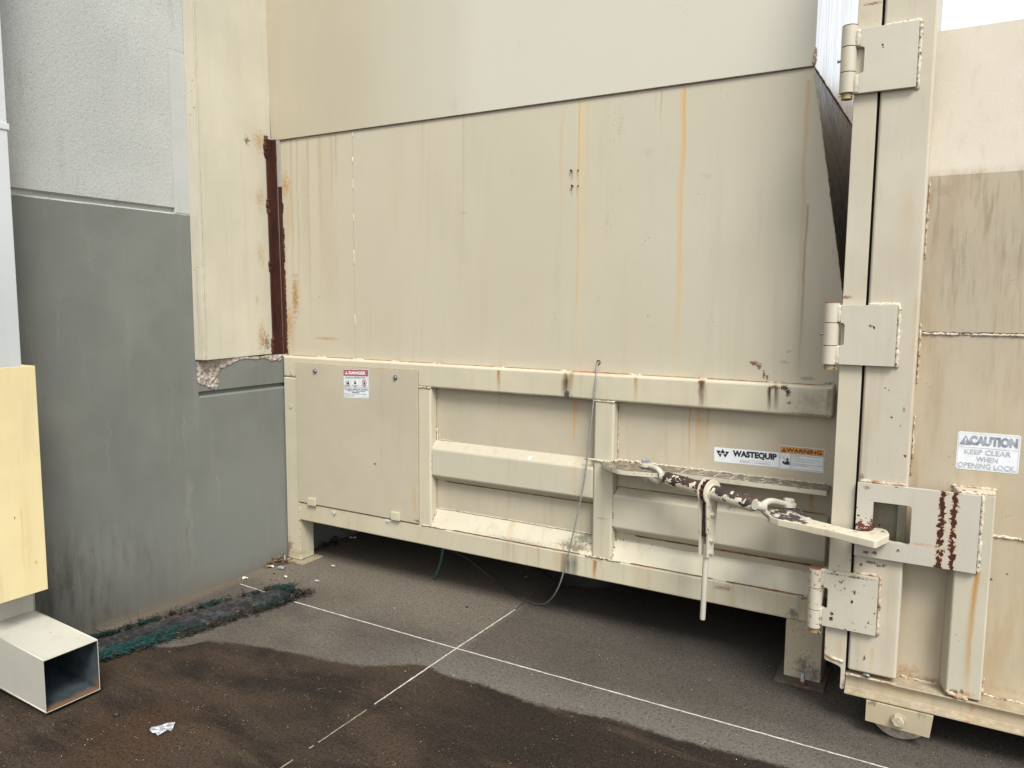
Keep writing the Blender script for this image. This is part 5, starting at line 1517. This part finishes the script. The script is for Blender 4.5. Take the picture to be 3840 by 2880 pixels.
def clevis(neck, end, bolt_top, bolt_bot, gap_v, wid, name, parent, boltmat, head_r, spread):
    """U-shaped jaw: neck at `neck`, two arms to `end`, spread along gap_v"""
    g_ = gap_v.normalized()
    a = (end-neck); L = a.length; a = a.normalized()
    mb = MB()
    r0 = 0.0125
    er = head_r*1.38
    arms = []
    for sgn in (1, -1):
        pts = [neck, neck + a*L*0.10 + g_*sgn*spread*0.25, neck + a*L*0.25 + g_*sgn*spread*0.8, neck + a*L*0.42 + g_*sgn*spread*1.0, neck + a*L*0.72 + g_*sgn*spread*0.96, end + g_*sgn*spread*0.92]
        # smooth
        q = []
        for i in range(len(pts)-1):
            for k in range(4): q.append(pts[i].lerp(pts[i+1], k/4))
        q.append(pts[-1])
        for _ in range(3):
            q = [q[0]]+[(q[i-1]+q[i]*2+q[i+1])/4 for i in range(1, len(q)-1)]+[q[-1]]
        mb.tube(q, [r0*1.1-0.003*i/len(q) for i in range(len(q))], 14)
        # round eye
        c = end + g_*sgn*spread*0.92
        mb.tube([c-g_*0.0085, c-g_*0.0065, c+g_*0.0065, c+g_*0.0085], [er*0.86, er, er, er*0.86], 28)
    mb.tube([neck-a*0.030, neck-a*0.012, neck, neck+a*L*0.12], [0.0175,0.0185,0.0180,0.019], 20)
    o = mb.build(name, M_TB, parent, smooth=True)
    o.data.set_sharp_from_angle(angle=rad(55))
    mb = MB()
    top = end + g_*spread*0.92 + g_*0.0085
    mb.disc_hex(top, g_, head_r, 0.0165)
    mb.cyl(top-g_*0.004, top-g_*(spread*1.84+0.03), 0.009, 16)
    bot = end - g_*spread*0.92 - g_*0.0085
    mb.disc_hex(bot, -g_, head_r, 0.012)
    mb.build('bolt', boltmat, o)
    return o
upz = Vector((0.0,0.03,1)).normalized()
lug_c = Vector((t1(815,395,2,zL).x, t1(815,395,2,zL).y, zL-0.0105))
print('lug bolt', lug_c, 'LB', LB, 'RB', RB, 'RC', RC)
nk = LB - ax*0.012
clevis(nk, lug_c, None, None, upz, 0, 'clevis', tb, M_ZINC, 0.0200, 0.0300)
zhk = lk(500,715,1,YL).z
hk_c = t2(762,385,2,zhk+0.002); hk_c.z = zhk-0.0145
nk = RB + ax*0.022
print('hook z', zhk, 'eye', hk_c)
clevis(nk, hk_c, None, None, upz, 0, 'clevis', tb, M_TB, 0.0215, 0.0320)
mb = MB()
pts = []; rs = []
for k in range(14):
    pts.append(RB - ax*0.004 + ax*0.0022*k); rs.append(0.0155 if k % 2 else 0.0130)
mb.tube(pts, rs, 18)
mb.build('threaded_rod', M_RUST, tb)
mb = MB()
pts = [LB + ax*0.004 - ax*0.0024*k for k in range(5)]
mb.tube(pts, [0.0155 if k % 2 else 0.0130 for k in range(5)], 18)
mb.build('threaded_rod', M_TB, tb)
# hook bar, flat plate with a return that grips the bar of the lock plate from behind
pl = [t2(x, y, 2, zhk) for x, y in ((478,445),(510,410),(560,393),(690,396),(880,388),(905,395),(965,430),(1010,480),(1100,545),(1320,600),(1500,648),(1660,685),(1760,705),(1860,706),(1905,697),(1925,680),(1940,655),(2050,662),(2130,695),(2157,735),(2155,760),(2060,800),(1990,835),(1950,838),(1890,825),(1700,780),(1300,680),(1100,640),(1000,615),(620,540),(500,500),(475,470))]
mb = MB(); mb.prism([(p.x, p.y) for p in pl], 2, zhk-0.030, zhk)
mb.build('hook_bar', M_HOOK, tb, bevel=0.0045, seg=3, label='flat steel hook bar with worn black eye')

# =================================================================== flexible cable
M_CABLE = None
s = SG('flexible_steel_conduit')
wv_ = s.t.nodes.new('ShaderNodeTexWave'); wv_.wave_type = 'BANDS'; wv_.bands_direction = 'Z'
s.t.links.new(s.pos, wv_.inputs['Vector']); wv_.inputs['Scale'].default_value = 55
M_CABLE = s.out(s.mix(wv_.outputs['Fac'], (0.10,0.10,0.10), (0.42,0.42,0.41)), 0.5, 0.25, s.bump(wv_.outputs['Fac'], 0.6, 0.002))
M_CABLED = simple('dark_cable', (0.03,0.03,0.03), (0.08,0.08,0.08), 60, 0.6)
hole = at(1293,783,1,YH)
P = [Vector((hole.x, YH+0.004, hole.z)), Vector((hole.x-0.001, YH-0.02, hole.z-0.006))]
for (px, py, Y) in ((1287,830,3.285),(1283,860,3.282),(1276,920,3.28),(1270,980,3.28),(1262,1040,3.28),(1250,1100,3.275),(1240,1145,3.27),(1228,1195,3.27),(1215,1245,3.28),(1207,1268,3.30),(1195,1290,3.345)):
    P.append(at(px, py, 1, Y))
for (px, py, z) in ((1180,1303,0.022),(1160,1307,0.006),(1135,1299,0.006),(1110,1285,0.006),(1090,1270,0.008),(1065,1250,0.02),(1040,1230,0.05),(1010,1206,0.09),(985,1193,0.12),(955,1183,0.15),(930,1178,0.17)):
    P.append(at(px, py, 2, z))
for _ in range(2):
    Q = [P[0]]
    for a, b in zip(P[:-1], P[1:]): Q += [a.lerp(b, 0.25), a.lerp(b, 0.75)]
    Q.append(P[-1]); P = Q
cut = [i for i, p in enumerate(P) if p.z < 0.03][0]
cab = thing('conduit_cable', 'thin grey flexible conduit looping from a hole in the hopper down to the concrete', 'cable', P[cut])
mb = MB(); mb.tube(P[:cut+1], 0.0039, 10); mb.build('steel_conduit', M_CABLE, cab, smooth=True)
mb = MB(); mb.tube(P[cut:], 0.0038, 8); mb.build('dark_tail', M_CABLED, cab, smooth=True)
mb = MB(); mb.tube([(hole.x+0.009*math.cos(a), YH-0.001, hole.z+0.010*math.sin(a)) for a in [2*math.pi*k/14 for k in range(15)]], 0.0022, 6)
mb.build('hole_rim', M_RUST_SCALE, hop)

# green strap hanging below the beam
a = at(958,1180,1,YR+0.06); b = at(937,1252,2,0.004)
mb = MB()
sd_ = Vector((0.007,0.002,0))
m1 = a.lerp(b, 0.5)+Vector((0.012,0,0))
for p, q in ((a+Vector((0,0,0.08)), a), (a, m1), (m1, b)):
    mb.add([p-sd_, p+sd_, q+sd_, q-sd_, p-sd_+Vector((0,.0015,0)), p+sd_+Vector((0,.0015,0)), q+sd_+Vector((0,.0015,0)), q-sd_+Vector((0,.0015,0))], [(0,1,2,3),(7,6,5,4),(0,3,7,4),(1,5,6,2)])
tag(mb.build('strap', simple('green_webbing', (0.012,0.06,0.045), (0.02,0.09,0.065), 90, 0.7)), 'thin dark green strap dangling to the concrete below the bottom beam', 'strap')

# dark drum lying under the machine
mb = MB()
dc = at(1230,1262,2,0.0)
cxd = (at(1105,1240,2,0).x+at(1370,1248,2,0).x)/2
pts = []
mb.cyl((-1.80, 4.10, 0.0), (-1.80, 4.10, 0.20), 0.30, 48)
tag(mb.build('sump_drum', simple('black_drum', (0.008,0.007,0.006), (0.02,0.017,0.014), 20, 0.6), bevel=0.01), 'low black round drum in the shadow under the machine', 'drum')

# =================================================================== downspout
M_WHITE = paint('downspout_white', (0.50,0.525,0.53), (0, -3.3), h='Y', grime=0.05, rough=0.45)
M_DSB = paint('downspout_boot_cream', (0.46,0.448,0.385), (0, -2.95), h='Y', grime=0.16, chips=0.30, rough=0.42)
M_YEL = paint('guard_yellow', (0.71,0.60,0.335), (0, -3.2), h='Y', grime=0.09, chips=0.12, rough=0.45,
    streaks=[(60,1000,1290,10,(0.70,0.50,0.22),0.4),(55,1100,1250,3,(0.60,0.36,0.12),0.5)], blobs=[(42,1122,1.5,3,BROWN,0.9,3),(88,1218,3,5,(0.5,0.3,0.1),0.7,2)])
ds = thing('downspout', 'square metal downspout on the wall, white above and cream elbow outlet below', 'downspout', (-3.3, 1.60, 0))
# outlet rectangle at X = XO
XO = -2.93
O_ = {k: at(x, y, 0, XO) for k, (x, y) in dict(TL=(95,1427), TR=(214,1382), BR=(214,1492), BL=(97,1541)).items()}
oy0 = (O_['TL'].y+O_['BL'].y)/2; oy1 = (O_['TR'].y+O_['BR'].y)/2
oz1 = (O_['TL'].z+O_['TR'].z)/2; oz0 = (O_['BL'].z+O_['BR'].z)/2
print('outlet', oy0, oy1, oz0, oz1)
# boot: vertical shaft against the wall then elbow sloping outward
kx = at(75,1320,1,oy1).x       # where sloping top meets the shaft (right rear edge)
sx1 = at(76,1318,1,oy1).x; sz1 = at(76,1318,1,oy1).z
print('shaft', sx1, sz1, 'bottom-left', at(0,1500,1,oy0))
bz = at(0,1503,1,oy0)
sl = (sz1-oz1)/(XO-sx1)
xin = XW+0.01
th = 0.004
def shell(prof_o, prof_i, name, mat):
    mb = MB()
    # outer skin
    y0, y1 = oy0, oy1
    # top, bottom, two sides as thin plates
    return mb
H_s = oz1-oz0
# outer profile points in X-Z for the elbow (centre-line slope)
drop = H_s*math.sqrt(1+sl*sl)*0+H_s
E_top = [(sx1, sz1), (XO, oz1)]
xb0 = xin; 
E_bot = [(xin, oz0+sl*(XO-xin)*0.62), (XO, oz0)]
def plate(mb, a, b, y0, y1, t=0.0022, up=True):
    (xa, za), (xb_, zb_) = a, b
    d = Vector((xb_-xa, 0, zb_-za)).normalized(); nrm = Vector((-d.z, 0, d.x))*(-t if up else t)
    q = [Vector((xa,y0,za)), Vector((xb_,y0,zb_)), Vector((xb_,y1,zb_)), Vector((xa,y1,za))]
    mb.loft(q, [k+nrm for k in q])
mb = MB()
plate(mb, E_top[0], E_top[1], oy0+0.0024, oy1-0.0024)
plate(mb, E_bot[0], E_bot[1], oy0+0.0024, oy1-0.0024, up=False)
ztb = 1.0
for (ya, yb2) in ((oy0, oy0+0.0022), (oy1-0.0022, oy1)):
    mb.prism([(xin, ztb), (xin, E_bot[0][1]), E_bot[1], E_top[1], E_top[0], (sx1, ztb)], 1, ya, yb2)
mb.box(sx1-0.004, sx1, oy0+0.0042, oy1-0.0042, sz1+0.001, ztb)
mb.box(xin, xin+0.004, oy0+0.0042, oy1-0.0042, E_bot[0][1], ztb)
elbow = mb.build('elbow', M_DSB, ds, bevel=0)
# inside galvanised lining
M_IN = simple('galvanised_inside', (0.10,0.13,0.15), (0.17,0.21,0.23), 12, 0.5, 0.3)
s = SG('galvanised_lining')
n = s.noise((1,1,1), 14, 4, 0.6)
c = s.mix(s.sm(n, 0.35, 0.65), (0.045,0.062,0.072), (0.085,0.108,0.12))
c = s.mix(s.math('MULTIPLY', s.sm(s.math('ADD', s.X, s.math('MULTIPLY', n, 0.09)), XO-0.01, XO+0.03), s.sm(s.Z, oz0+0.07, oz0+0.02)), c, (0.20,0.11,0.06))
M_IN = s.out(c, 0.45, 0.25, s.bump(n, 0.2, 0.002))
mb = MB()
e = 0.0030
dz = 0.0034
Tq = [(XO-0.0015, oz1-dz), (sx1, sz1-dz)]
Bq = [(XO-0.0015, oz0+dz), (xin+0.02, E_bot[0][1]+dz)]
ya, yb2 = oy0+e, oy1-e
mb.add([(Tq[0][0],ya,Tq[0][1]),(Tq[0][0],yb2,Tq[0][1]),(Tq[1][0],yb2,Tq[1][1]),(Tq[1][0],ya,Tq[1][1])], [(0,1,2,3)])
mb.add([(Bq[0][0],ya,Bq[0][1]),(Bq[0][0],yb2,Bq[0][1]),(Bq[1][0],yb2,Bq[1][1]),(Bq[1][0],ya,Bq[1][1])], [(0,1,2,3)])
for y_ in (ya, yb2):
    mb.add([(Tq[0][0],y_,Tq[0][1]),(Bq[0][0],y_,Bq[0][1]),(Bq[1][0],y_,Bq[1][1]),(Bq[1][0],y_,0.6),(Tq[1][0],y_,0.6),(Tq[1][0],y_,Tq[1][1])], [(0,1,2,3,4,5)])
mb.add([(Bq[1][0],ya,Bq[1][1]),(Bq[1][0],yb2,Bq[1][1]),(Bq[1][0],yb2,0.6),(Bq[1][0],ya,0.6)], [(0,1,2,3)])
mb.add([(Bq[1][0],ya,0.6),(Bq[1][0],yb2,0.6),(Tq[1][0],yb2,0.6),(Tq[1][0],ya,0.6)], [(0,1,2,3)])
mb.build('lining', M_IN, elbow)
# folded seams
mb = MB()
mb.tube([(sx1, oy0+0.004, sz1+0.001), (XO-0.001, oy0+0.003, oz1+0.001)], 0.0034, 8)
mb.tube([(sx1+0.001, oy1-0.002, sz1+0.3), (sx1+0.001, oy1-0.002, sz1)], 0.003, 8)
mb.tube([(xin+0.15, oy0, E_bot[0][1]+(oz0-E_bot[0][1])*0.15/(XO-xin)+0.006), (XO-0.001, oy0, oz0+0.005)], 0.0026, 8)
mb.tube([(sx1, oy1-0.003, sz1), (XO-0.001, oy1-0.002, oz1)], 0.0026, 8)
mb.build_each('folded_seam', M_DSB, elbow, smooth=True)
# upper white pipe
wy1 = at(47,790,0,-3.33).y
wt = at(2,60,0,-3.33); print('pipe', wy1, wt)
mb = MB(); mb.box(xin, -3.33, oy0+0.005, wy1, 0.9, 4.5)
mb.build('pipe', M_WHITE, ds, bevel=0.004)
q = at(14,268,0,-3.325)
mb = MB(); mb.box(xin-0.002, -3.325, oy0-0.005, wy1+0.006, q.z-0.022, q.z+0.004)
mb.build('pipe_band', M_WHITE, ds, bevel=0.002)
mb = MB(); mb.box(XW-0.001, XW+0.012, wy1-0.02, wy1+0.010, q.z+0.1, q.z+0.3)
mb.build('wall_strap', M_WHITE, ds, bevel=0.002)
# yellow guard
gd = thing('downspout_guard', 'pale yellow folded steel guard around the lower downspout', 'pipe guard', (-3.3, 1.6, 0.37))
XG = -3.235
gt = at(75,790,0,XG); gb = at(105,1272,0,XG)
gy1 = (gt.y+gb.y)/2
print('guard', gt, gb, at(0,1306,0,XG))
mb = MB()
gz1, gz0 = gt.z, gb.z
gy0 = oy0-0.03
mb.box(XG-0.006, XG, gy0, gy1, gz0, gz1)
mb.build('front_face', M_YEL, gd, bevel=0.002)
mb = MB()
mb.box(XW+0.005, XG-0.007, gy1-0.006, gy1, gz0, gz1)
mb.build('side_flange', M_YEL, gd, bevel=0.002)
mb = MB()
mb.box(XW+0.005, XG-0.007, gy0, gy0+0.006, gz0, gz1)
mb.build('side_flange', M_YEL, gd, bevel=0.002)

# =================================================================== filter sock on the ground
def sock_mat():
    s = SG('muddy_sock')
    n = s.noise((1,1,1), 30, 5, 0.75)
    n2 = s.noise((1,1,1), 8, 4, 0.6)
    c = s.mix(s.sm(n, 0.42, 0.62), (0.008,0.006,0.005), (0.040,0.040,0.043))
    c = s.mix(s.math('MULTIPLY', s.sm(n2, 0.5, 0.62), 0.5), c, (0.075,0.076,0.08))
    c = s.mix(s.math('MULTIPLY', s.sm(s.noise((1,1,1), 80, 3, 0.7), 0.58, 0.66), 0.7), c, (0.02,0.015,0.012))
    return s.out(c, 0.85, 0, s.bump(n, 1.0, 0.012))
M_SOCK = sock_mat()
M_NET = simple('teal_netting', (0.002,0.014,0.013), (0.006,0.045,0.039), 60, 0.7)
M_TWIG = simple('dark_leaf_litter', (0.006,0.004,0.003), (0.035,0.023,0.015), 45, 0.9)
M_TWIG2 = simple('dry_leaf_litter', (0.10,0.065,0.035), (0.24,0.17,0.10), 45, 0.9)
top_e = [g3(x, y, 2, 0.02) for x, y in ((400,812),(600,812),(700,790),(900,725),(1100,665),(1230,640),(1400,585),(1600,540),(1750,495),(1850,525))]
bot_e = [g3(x, y, 2, 0.0) for x, y in ((400,1000),(630,978),(730,955),(900,895),(1120,825),(1270,790),(1450,728),(1640,670),(1790,620),(1885,575))]
rs_ = random.Random(9)
sock = thing('filter_sock', 'long muddy flattened filter sock in frayed teal netting lying along the wall', 'filter sock', (bot_e[4].x, bot_e[4].y, 0))
mb = MB()
N, Mx = 130, 18
from mathutils import noise as mn
def lerp_path(P, t):
    f = t*(len(P)-1); i = min(int(f), len(P)-2); return P[i].lerp(P[i+1], f-i)
vs = []
for i in range(N+1):
    t = i/N
    a = lerp_path(bot_e, t); b = lerp_path(top_e, t)
    for j in range(Mx+1):
        u_ = j/Mx
        p = a.lerp(b, 0.13+0.74*u_)
        hgt = (1-(2*u_-1)**2)**0.5*0.030
        hgt *= min(1, (1-t)*14, 1)**0.5
        nz = mn.noise(Vector((p.x*14, p.y*14, 1)))*0.012+mn.noise(Vector((p.x*45, p.y*45, 3)))*0.005
        sag = mn.noise(Vector((p.x*5, p.y*5, 8)))*0.010
        vs.append((p.x, p.y, max(-0.004, hgt+(nz+sag)*(hgt/0.03)-0.002)))
fs = [(i*(Mx+1)+j, (i+1)*(Mx+1)+j, (i+1)*(Mx+1)+j+1, i*(Mx+1)+j+1) for i in range(N) for j in range(Mx)]
mb.add(vs, fs)
mb.build('sock_body', M_SOCK, sock, smooth=True)
mb = MB()
mb2 = MB(); M_NET2 = simple('bright_teal_netting', (0.004,0.040,0.037), (0.013,0.10,0.088), 60, 0.7)
def strand(mb, p, d, L, r, lift, rnd):
    q = p.copy(); pts = [q.copy()]
    for k in range(4):
        d = (d + Vector((rnd.uniform(-.5,.5), rnd.uniform(-.5,.5), rnd.uniform(-.25,.2)))).normalized()
        q = q + d*L/4
        q.z = max(0.003, min(q.z, 0.065))
        pts.append(q.copy())
    mb.tube(pts, r, 4, cap=False)
for i in range(1500):
    t = rs_.random()
    a = lerp_path(bot_e, t); b = lerp_path(top_e, t)
    if rs_.random() < 0.64:
        uu = abs(rs_.gauss(0, 0.13)) - 0.05
    else:
        uu = 1-abs(rs_.gauss(0, 0.07))+0.03
    if t > 0.93: uu = rs_.uniform(0.02, 1.0)
    if t > 0.03 and t < 0.88 and mn.noise(Vector((a.x*3, a.y*6+uu*2, 5))) < 0.02: continue
    p = a.lerp(b, uu); p.z = 0.008+0.05*max(0, min(uu, 1-uu))*2+rs_.uniform(0, 0.012)
    al = (lerp_path(bot_e, min(1, t+0.01))-lerp_path(bot_e, max(0, t-0.01))).normalized()
    strand(mb, p, (al*rs_.choice((1,-1))+Vector((rs_.uniform(-.6,.6), rs_.uniform(-.6,.6), 0))), rs_.uniform(0.02, 0.07), rs_.uniform(0.0008, 0.0016), 0, rs_)
mb.build('netting', M_NET, sock)['kind'] = 'stuff'
for i in range(700):
    t = rs_.random()**1.5*0.42
    a = lerp_path(bot_e, t); b = lerp_path(top_e, t)
    p = a.lerp(b, rs_.uniform(-0.02, 0.24)); p.z = 0.010+rs_.uniform(0, 0.014)
    al = (lerp_path(bot_e, min(1, t+0.01))-lerp_path(bot_e, max(0, t-0.01))).normalized()
    strand(mb2, p, (al+Vector((rs_.uniform(-.25,.25), rs_.uniform(-.25,.25), 0))), rs_.uniform(0.03, 0.08), rs_.uniform(0.0008, 0.0016), 0, rs_)
mb2.build('netting', M_NET2, sock)['kind'] = 'stuff'
def litter(name, mat, spots, count, label, cat, smin, smax, parent=None, zmax=0.02):
    mb = MB()
    for i in range(count):
        p = rs_.choice(spots)
        c = Vector((p[0]+rs_.gauss(0, p[2]), p[1]+rs_.gauss(0, p[3]), 0.003+abs(rs_.gauss(0, zmax))*0.6))
        a = rs_.uniform(0, 6.28); L = rs_.uniform(smin, smax); w_ = L*rs_.uniform(0.08, 0.45)
        d = Vector((math.cos(a), math.sin(a), rs_.uniform(-.3,.3))); n_ = Vector((-math.sin(a), math.cos(a), rs_.uniform(-.5,.5)))
        mid = c + Vector((0,0,L*rs_.uniform(0,0.2)))
        mb.add([c-d*L/2, mid-n_*w_/2, c+d*L/2, mid+n_*w_/2], [(0,1,2,3)])
        for q in range(4):
            if mb.v[-1-q].z < 0.002: mb.v[-1-q].z = 0.002
    o = mb.build(name, mat, parent)
    if label: tag(o, label, cat)
    o['kind'] = 'stuff'
    return o
sp = []
for i in range(40):
    t = i/39
    a = lerp_path(bot_e, t); b = lerp_path(top_e, t)
    sp.append((a.x, a.y, 0.018, 0.018))
    if i % 2: sp.append((b.x, b.y, 0.012, 0.015))
e_ = lerp_path(bot_e, 1.0)
for i in range(8): sp.append((e_.x-0.01, e_.y+0.03, 0.03, 0.03))
litter('leaf_litter', M_TWIG, sp, 2600, None, None, 0.008, 0.035, parent=sock)
litter('leaf_litter', M_TWIG2, sp, 110, None, None, 0.008, 0.03, parent=sock)
# rusty bit of metal lying on the sock
mb = MB()
P = [g3(x, y, 2, 0.052) for x, y in ((1020,735),(1060,718),(1110,705),(1170,690))]
mb.tube(P, 0.0032, 6)
tag(mb.build('metal_strap', M_RUST_SCALE), 'small bent rusty strap lying on the muddy sock', 'metal strap')

# =================================================================== litter
post_x = at(612,1212,2,0)
litter('leaf_pile', M_TWIG2, [(post_x.x+0.02, post_x.y-0.03, 0.035, 0.03), (post_x.x-0.0, post_x.y-0.08, 0.02, 0.03)], 260,
       'small heap of dry brown leaves at the foot of the left post', 'leaves', 0.01, 0.04, zmax=0.03)
lp2 = at(705,1172,2,0.0)
litter('leaf_pile', M_TWIG, [(lp2.x-0.02, lp2.y, 0.08, 0.08), (lp2.x-0.10, lp2.y+0.10, 0.05, 0.08)], 380,
       'dark leaf heap behind the left post in the shade under the machine', 'leaves', 0.015, 0.06, zmax=0.04)
du = at(1150,1238,2,0.0)
litter('leaf_pile', M_TWIG2, [(du.x, du.y+0.10, 0.10, 0.08), (du.x+0.15, du.y-0.02, 0.12, 0.05), (du.x-0.15, du.y+0.15, 0.06, 0.06)], 220,
       'scattered dry leaves and crumbs beside the drum under the machine', 'leaves', 0.008, 0.03, zmax=0.015)
M_PAPER = simple('dirty_white_paper', (0.52,0.51,0.48), (0.70,0.69,0.66), 60, 0.7)
M_FOIL = simple('crumpled_foil', (0.26,0.27,0.29), (0.52,0.53,0.56), 70, 0.4, 0.3, bump=0.8, dist=0.004)
def scrap(px, py, L, W_, rot, label, mat=M_PAPER, name='paper_scrap', z=0.004, cat='scrap', h=0.012):
    c = at(px, py, 2, 0.0)
    r = random.Random(int(px*7+py))
    mb = MB()
    n = 7
    grid = []
    for i in range(n):
        for j in range(4):
            u_ = (i/(n-1)-0.5)*L*(1 if j in (1,2) else r.uniform(0.6,1)); v_ = (j/3-0.5)*W_*(1-0.6*abs(i/(n-1)-0.5)*2*r.uniform(0.3,1))
            x = c.x + u_*math.cos(rot)-v_*math.sin(rot); y = c.y + u_*math.sin(rot)+v_*math.cos(rot)
            grid.append((x, y, z+r.uniform(0, h)))
    mb.add(grid, [(i*4+j, (i+1)*4+j, (i+1)*4+j+1, i*4+j+1) for i in range(n-1) for j in range(3)])
    return tag(mb.build(name, mat), label, cat)
GS = 'small litter scraps on the concrete'
for a in [(530,1251,0.035,0.025,0.4,'crumpled white scrap beside the wall left of the leaf heap'),
          (585,1226,0.05,0.03,0.1,'flat white scrap tucked at the wall beside the leaf heap'),
          (617,1249,0.022,0.022,1.0,'tiny white scrap below the foot of the left post'),
          (686,1258,0.034,0.012,0.1,'thin white sliver on the concrete right of the sock end'),
          (635,1290,0.05,0.022,0.6,'white torn scrap at the frayed end of the sock'),
          (720,1226,0.03,0.012,0.2,'flat tan scrap on the concrete in the shade line'),
          (762,1164,0.05,0.03,0.5,'crumpled pale scrap on the dark leaf heap'),
          (852,1318,0.006,0.006,0.5,'tiny pale chip above the long white joint')]:
    scrap(*a)['group'] = GS
ol = [g3(x, y, 2, 0.002) for x, y in ((950,1430),(965,1412),(985,1405),(1015,1395),(1050,1385),(1080,1377),(1112,1370),(1110,1385),(1105,1400),(1095,1412),(1085,1425),(1078,1410),(1068,1418),(1060,1430),(1030,1445),(1000,1460),(985,1450),(975,1440),(962,1438))]
cen = sum(ol, Vector())/len(ol)
rn = random.Random(4); mb = MB(); vs = [cen+Vector((0,0,0.008))]; n_ = len(ol)
for f_ in (0.35, 0.7, 1.0):
    for p in ol: vs.append(cen.lerp(p, f_)+Vector((0,0,rn.uniform(0.000,0.011))))
fs = [(0, 1+i, 1+(i+1) % n_) for i in range(n_)]
for k in range(2):
    for i in range(n_): fs.append((1+k*n_+i, 1+(k+1)*n_+i, 1+(k+1)*n_+(i+1) % n_, 1+k*n_+(i+1) % n_))
mb.add(vs, fs)
tag(mb.build('foil_scrap', M_FOIL), 'large crumpled silver foil scrap on the damp concrete', 'foil')
# crushed can near the leaf heap
c = at(608,1227,2,0.01)
mb = MB(); mb.cyl((c.x-0.02, c.y-0.005, 0.012), (c.x+0.022, c.y+0.008, 0.012), 0.011, 14)
tag(mb.build('crushed_can', simple('printed_can', (0.12,0.14,0.17), (0.62,0.64,0.66), 90, 0.35, 0.4), bevel=0.002), 'small crushed grey can lying by the leaf heap', 'can')
# dark pebbles
M_STONE = simple('dark_pebble', (0.012,0.010,0.009), (0.04,0.034,0.03), 60, 0.8)
def pebble(px, py, r, label, mat=M_STONE, flat=0.6):
    c = at(px, py, 2, 0)
    rn = random.Random(int(px))
    bm = bmesh.new(); bmesh.ops.create_icosphere(bm, subdivisions=2, radius=r)
    vs = [(c.x+v.co.x*(1.3+0.25*rn.uniform(-1,1)), c.y+v.co.y*(1+0.25*rn.uniform(-1,1)), r*flat*0.8+v.co.z*flat) for v in bm.verts]
    fs = [tuple(v.index for v in f.verts) for f in bm.faces]
    bm.free()
    mb = MB(); mb.add(vs, fs)
    return tag(mb.build('pebble', mat, smooth=True), label, 'pebble', 'loose pebbles on the concrete')
for (px, py, r, lb) in [(251,1546,0.011,'largest dark lump on the damp concrete in front of the elbow outlet'),(592,1240,0.006,'dark pebble left of the crushed can'),(585,1253,0.005,'dark pebble by the wall above the sock'),
                    (453,1481,0.005,'dark crumb on the damp concrete'),(1009,1312,0.007,'dark lump above the white line left of the crossing'),(1330,1265,0.004,'dark crumb in front of the drum shadow'),(1268,1388,0.004,'dark crumb right of the short white line')]:
    pebble(px, py, r, lb)
M_CHIP = simple('pale_chip', (0.42,0.38,0.32), (0.65,0.61,0.54), 60, 0.8)
mb = MB(); rn = random.Random(31)
for i in range(260):
    x = rn.uniform(-3.4, 0.6); y = rn.uniform(1.2, 3.5)
    r = rn.uniform(0.0008, 0.0021)*(1.4 if rn.random() < 0.06 else 1)
    mb.add([(x-r,y,0.001),(x,y-r,0.001),(x+r,y,0.001),(x,y+r,0.001),(x,y,0.001+r)], [(0,1,4),(1,2,4),(2,3,4),(3,0,4)])
o = mb.build('grit', M_CHIP); o['label'] = 'tiny pale grit scattered over the concrete'; o['category'] = 'grit'; o['kind'] = 'stuff'
# torn paper tags below the access door
def tear(px, py, pts, lab):
    c = at(px, py, 1, YF-0.012)
    mb = MB()
    mb.prism([(c.x+a*0.001, c.z+b*0.001) for a, b in pts], 1, YF-0.013, YF-0.012)
    return tag(mb.build('paper_tag', M_PAPER), lab, 'paper')
tear(722,1106, [(-20,9),(14,5),(10,-4),(2,-11),(-6,-12),(-9,-2)], 'pointed torn white paper caught under the left half of the access door')
tear(837,1124, [(-18,-2),(-8,5),(4,7),(10,2),(16,0),(10,-8),(2,-5),(-8,-4)], 'ragged torn white paper caught beside the right door clip')
